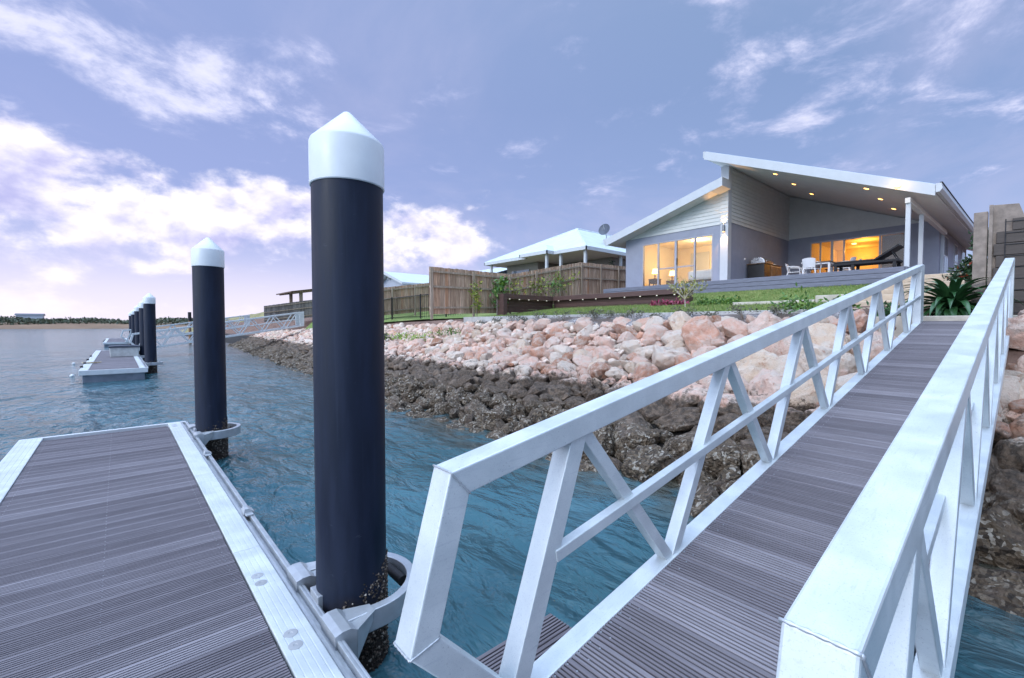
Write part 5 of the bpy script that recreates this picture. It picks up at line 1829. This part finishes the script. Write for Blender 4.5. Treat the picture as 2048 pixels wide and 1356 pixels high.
# frangipani
shrub('frangipani', 'bare-branched small frangipani with yellowish leaves at the bench end', 'small tree', (13.2, 6.95, ground_z(13.2, 7) + 0.04),
      [[(0, 0, 0), (0.0, 0.02, 0.28), (0.25 * math.cos(a) * l_, 0.62 * math.sin(a) * l_, 0.62 + 0.2 * h_)] for a, l_, h_ in
       [(0.3, 0.8, 1), (1.0, 1.0, 0.6), (1.7, 0.9, 0.9), (2.4, 1.0, 0.3), (3.2, 0.7, 1.1), (3.9, 1.0, 0.5), (4.6, 1.0, 0.8), (5.3, 1.1, 0.2), (6.0, 0.8, 1.2), (1.4, 0.5, 1.3), (4.4, 0.5, 1.2)]],
      'leaf_frangipani', 0.11, 22, 0.065, 'pale_twig', srad=0.022)
# crimson bromeliads at the bench foot
for k, y in enumerate((7.75, 8.15, 8.6)):
    cen = [(rng.gauss(0, 0.10), rng.gauss(0, 0.13), abs(rng.gauss(0.05, 0.06))) for i in range(90)]
    t_ = thing('crimson_plant', ['crimson leafy plant nearest the frangipani stem', 'crimson leafy plant in the middle at the bench foot', 'leftmost crimson leafy plant at the bench foot'][k], 'plant', (14.25, y, ground_z(14.25, y) + 0.04), 0, 'crimson plants')
    obj('foliage', leaf_mesh('foliage', cen, 0.13, 2.6, 0.9), 'leaf_crimson', t_)
# bank of green leaves on the slope under the deck, right of the frangipani
cen = [(13.9 + rng.uniform(-0.25, 0.35), rng.uniform(5.7, 6.9), 0) for i in range(800)]
cen = [(a, b_, ground_z(a, b_) + 0.04 + abs(rng.gauss(0, 0.09))) for a, b_, c_ in cen]
obj('groundcover', leaf_mesh('groundcover', cen, 0.08, 1.8, 0.8), 'leaf_green', kind='stuff', label='leafy green ground cover on the lawn slope beside the frangipani', cat='ground cover')
# little olive-grey shrubs in the gravel strip above the rocks
ys_ = [3.3, 4.0, 4.7, 5.4, 6.1, 6.75, 7.2, 7.65, 8.1, 8.45, 9.3, 10.3, 11.0, 11.6, 12.5, 13.3]
hs_ = [0.26, 0.34, 0.22, 0.36, 0.20, 0.33, 0.18, 0.25, 0.30, 0.32, 0.34, 0.30, 0.18, 0.28, 0.24, 0.2]
plan = ['opposite the steps', 'near the steps end of the strip', 'beside a bare gravel patch', 'in front of the frangipani', 'just left of the frangipani', 'below the right end of the bench',
        'at the right third of the bench', 'right of the bench middle', 'below the bench middle', 'left of the bench middle', 'below the bench corner', 'left of the bench corner', 'below the left bench arm', 'under the bench end post', 'below the green sapling', 'near the tall fence foot']
for k, (y, h) in enumerate(zip(ys_, hs_)):
    x = 10.15 + rng.uniform(-0.12, 0.15)
    sizew = 'tiny' if h < 0.21 else ('small' if h < 0.29 else 'bushy')
    shrub('kerb_shrub', '%s olive-grey shrub in the gravel strip, %s' % (sizew, plan[k]), 'shrub', (x, y, ground_z(x, y)), rand_stems(9, h, h * 0.9, 0.02, 60 + k),
          'leaf_olive', 0.055, 16, 0.045, group='small shrubs along the kerb', srad=0.005)
cen = [(0.12 * rng.gauss(0, 1), 0.12 * rng.gauss(0, 1), abs(rng.gauss(0.1, 0.08))) for i in range(220)]
t_ = thing('rock_shrub', 'small grey-green tuft growing among the pale boulders right of the nearest pile', 'shrub', (7.9 + 0.6, 18.0, 1.35))
obj('foliage', leaf_mesh('foliage', cen, 0.10, 2.6, 0.6), 'leaf_olive', t_)
for k, (x, y, s_, lab) in enumerate(((10.6, 3.15, 0.34, 'green leafy plant beside the lowest garden step'), (10.9, 2.45, 0.2, 'small plant between railing and lowest garden step'), (11.1, 1.75, 0.26, 'dark plant tucked behind the gangway end plate'))):
    cen = [(rng.gauss(0, s_ * 0.4), rng.gauss(0, s_ * 0.5), abs(rng.gauss(s_ * 0.4, s_ * 0.35))) for i in range(260)]
    t_ = thing('step_plant', lab, 'plant', (x, y, ground_z(x, y) + 0.02), 0, 'plants by the steps')
    obj('foliage', leaf_mesh('foliage', cen, 0.11, 2.8, 0.6), 'leaf_green' if k != 2 else 'cycad_leaf', t_)


# cycad: arching fronds of narrow leaflets
def agave(label, loc, n_, L_, seed):
    """rosette of long arching strap leaves"""
    r_ = random.Random(seed)
    t_ = thing('strap_leaf_plant', label, 'plant', loc, 0)
    for i in range(n_):
        u = i / n_
        a = i * 2.39996 + r_.uniform(-0.2, 0.2)
        el = R(82 - 74 * u + r_.uniform(-7, 7))
        l_ = L_ * r_.uniform(0.8, 1.1) * (0.72 + 0.4 * math.sin(math.pi * min(1, u + 0.2)))
        seg = 11
        p = Vector((0.05 * math.cos(a), 0.05 * math.sin(a), 0.22 - 0.16 * u))
        vs, fs = [], []
        e = el
        for k in range(seg + 1):
            q = k / seg
            w_ = 0.036 * (0.65 + 0.9 * math.sin(math.pi * min(1, q * 0.8 + 0.12))) * (1 - q ** 4) * 1.05
            side = Vector((-math.sin(a), math.cos(a), 0))
            nrm = Vector((-math.cos(a) * math.sin(e), -math.sin(a) * math.sin(e), math.cos(e)))
            vs += [p + side * w_ + nrm * w_ * 0.45, p, p - side * w_ + nrm * w_ * 0.45]
            e -= R(6 + 5.5 * u + 4 * q)
            p = p + Vector((math.cos(a) * math.cos(e), math.sin(a) * math.cos(e), math.sin(e))) * (l_ / seg)
            if k < seg:
                o_ = k * 3
                fs += [(o_, o_ + 1, o_ + 4, o_ + 3), (o_ + 1, o_ + 2, o_ + 5, o_ + 4)]
        mb = MB(); mb.add(vs, fs)
        obj('leaf', mb, 'cycad_leaf', t_, smooth=True, fix=False)
    obj('stem', MB().lathe([(0.09, -0.05), (0.10, 0.1), (0.05, 0.26)], 12), 'twig', t_, smooth='auto')
    return t_


agave('large dark green strap-leaved rosette plant at the top of the gangway', (11.75, 0.93, 2.12), 96, 0.88, 3)
obj('croton_soil', MB().box(11.03, 12.6, -0.3, 1.02, 1.9, 2.12), 'bank_soil', kind='structure')


def bush(name, label, loc, rx, ry, rz_, n_, leaf, lsize, extra=None, cat='bush', clumps=16, seed=1):
    r_ = random.Random(seed)
    t_ = thing(name, label, cat, loc)
    cl = [(r_.gauss(0, 0.45) * rx, r_.gauss(0, 0.45) * ry, r_.uniform(0.15, 0.95) * rz_) for k in range(clumps)]
    cen = []
    for i in range(n_):
        c_ = cl[r_.randrange(clumps)]
        v = Vector((r_.gauss(0, 1), r_.gauss(0, 1), r_.gauss(0, 1))).normalized() * (r_.random() ** 0.4)
        cen.append((c_[0] + v.x * rx * 0.32, c_[1] + v.y * ry * 0.32, c_[2] + v.z * rz_ * 0.22))
    tr_ = MB()
    for c_ in cl[:8]:
        tr_.tube([(0, 0, -0.1), (c_[0] * 0.4, c_[1] * 0.4, c_[2] * 0.5), c_], [0.03, 0.02, 0.008], 6)
    obj('stem', tr_, 'twig', t_)
    obj('foliage', leaf_mesh('foliage', cen, lsize, 2.0, 0.15), leaf, t_)
    if extra:
        cen2 = [tuple(np.array(cl[r_.randrange(clumps)]) + np.array([r_.gauss(0, rx * 0.16), r_.gauss(0, ry * 0.16), r_.gauss(0, rz_ * 0.1)])) for i in range(extra[1])]
        cen2 = [c_ for c_ in cen2 if c_[2] < rz_ * 0.5]
        obj('new_leaves', leaf_mesh('new_leaves', cen2, lsize, 2.0, 0.4), extra[0], t_)
    return t_


bush('croton_bush', 'dark leafy bush with red lower leaves between the house and right fence post', (15.4, 0.75, 2.75), 0.8, 0.55, 1.35, 1500, 'leaf_dark', 0.13, ('leaf_red', 70), seed=4)
bush('veranda_plant', 'dark leafy potted shrub under the neighbouring veranda roof', (22.6, 16.75, 3.9), 0.5, 0.4, 2.0, 260, 'leaf_dark', 0.16, seed=6, clumps=9)
bush('fence_weed', 'green weedy clump at the foot of the right timber fence', (11.7, -0.6, 1.95), 0.5, 0.6, 0.35, 500, 'leaf_green', 0.10, seed=8, clumps=9)

# ------------------------------------------------------------------ on and beside the farther pontoon
cb = thing('storage_box', 'weathered pale storage box with lid on the farther pontoon', 'box', (0.22, 29.2, 0.42))
obj('bin', MB().prism([(-0.52, 0.0), (0.52, 0.0), (0.56, 0.46), (-0.56, 0.46)], 'y', -0.33, 0.33), 'box_plastic', cb, bevel=0.03)
obj('lid', MB().prism([(-0.60, 0.462), (0.60, 0.462), (0.58, 0.53), (0.3, 0.56), (-0.3, 0.56), (-0.58, 0.53)], 'y', -0.37, 0.37), 'dish_grey', cb, bevel=0.015)
rp = MB()
pts_ = [(-1.02 + 0.16 * math.sin(k * 0.9) + k * 0.014, 24.7 + 0.11 * math.cos(k * 1.3) + k * 0.006, 0.445 + 0.01 * (k % 3)) for k in range(26)]
rp.tube(pts_, 0.016, 6)
tag(obj('mooring_rope', rp, 'rope', smooth=True), 'tan coiled mooring rope on the farther pontoon edge', 'rope')
for k, (x, y, lab) in enumerate(((-1.36, 24.0, 'small white buoy floating nearer the corner of the farther pontoon'), (-1.72, 31.6, 'small white buoy floating farther along the farther pontoon'))):
    b_ = thing('buoy', lab, 'buoy', (x, y, 0.02), 0, 'white buoys')
    obj('float', MB().lathe([(0.01, -0.06), (0.05, -0.04), (0.07, 0.0), (0.058, 0.04), (0.03, 0.06), (0.008, 0.064)], 20), 'white_plastic', b_, smooth=True)
    obj('shackle', MB().tube([(-0.016, 0, 0.055), (-0.016, 0, 0.085), (0.016, 0, 0.085), (0.016, 0, 0.055)], 0.006, 6), 'steel', b_)
for k, (x, y, lab) in enumerate(((5.6, 57.0, 'brown marker pole with black top, left of a pair by the distant gangway'), (6.15, 57.3, 'brown marker pole with black top, right of a pair by the distant gangway'))):
    m_ = thing('marker_pole', lab, 'pole', (x, y, 0), 0, 'marker poles')
    obj('pole', MB().tube([(0, 0, -0.5), (0, 0, 2.4)], 0.13, 10), 'orange_wood', m_, smooth='auto')
    obj('cap', MB().tube([(0, 0, 2.401), (0, 0, 3.3)], 0.16, 10), 'black_metal', m_, smooth='auto')
# ------------------------------------------------------------------ far shore and background
def shore_z(u, d_):
    return 0


fs_x = lin(-900, 160, 107)
fs = []
yb = 330.0
prof = [(0, -0.6), (3, 0.35), (12, 1.3), (26, 2.2), (60, 2.8), (300, 3.5), (2500, 5)]
vs, fcs = [], []
for x in fs_x:
    wob = 8 * noise.noise(Vector((x * 0.012, 3, 0))) + 0.25 * max(0, -x) * 0.0
    for d_, z in prof:
        hh = z + (1.6 * (0.5 + noise.noise(Vector((x * 0.02, d_ * 0.02, 1)))) if d_ > 10 else 0)
        vs.append((x, yb + wob + d_, hh))
k = len(prof)
for i in range(len(fs_x) - 1):
    for j in range(k - 1):
        a = i * k + j
        fcs.append((a, a + k, a + k + 1, a + 1))
obj('beach', np_mesh('beach', vs, fcs), 'beach_sand', smooth=True, kind='structure')
# coastal scrub: thousands of leaf clumps, thickening away from the sand
n_ = 42000
sx = nprng.uniform(-420, 150, n_); sd_ = nprng.uniform(11, 60, n_)
szz = np.array([noise.noise(Vector((a * 0.035, 0.3, 2))) + 0.55 * noise.noise(Vector((a * 0.12, b_ * 0.06, 7))) for a, b_ in zip(sx, sd_)])
top = 3.7 + 2.2 * (szz + 0.3) + 0.022 * (sd_ - 15)
cen = np.stack([sx, yb + 5 + sd_, 1.4 + np.maximum(0.2, top - 0.6) * nprng.random(n_) ** 0.6], 1)
obj('scrub', leaf_mesh('scrub', cen, 1.05, 1.3, 0.2), 'scrub_leaf', kind='stuff', label='dark coastal scrub along the far shore', cat='scrub')
sh = thing('far_shed', 'long pale shed with rounded roof above the far scrub', 'shed', (-40.0, 400.0, 6.0))
obj('wall', MB().box(-5.5, 5.5, -5, 5, -3, 1.7), 'far_shed', sh)
obj('roof', MB().prism([(-5.4, 1.701), (5.4, 1.701), (4.6, 2.4), (2.2, 2.9), (-2.2, 2.9), (-4.6, 2.4)], 'x', -6, 6), 'dish_grey', sh)

# mound of dry grass beyond the farthest plot
hv, hf = [], []
hx_ = lin(2, 120, 40); hy_ = lin(66, 200, 30)
for y in hy_:
    for x in hx_:
        u = min(1, max(0, (x - 6) / 12.0)); w_ = min(1, max(0, (y - 68) / 14.0))
        hv.append((x + 0.07 * (y - 66), y, -0.3 + 4.4 * (u * u * (3 - 2 * u)) * (w_ * w_ * (3 - 2 * w_)) + 0.25 * noise.noise(Vector((x * 0.2, y * 0.2, 4)))))
nx = len(hx_)
hf = [(j * nx + i, j * nx + i + 1, (j + 1) * nx + i + 1, (j + 1) * nx + i) for j in range(len(hy_) - 1) for i in range(nx - 1)]
obj('hill', np_mesh('hill', hv, hf), 'dry_grass_hill', smooth=True, kind='structure')
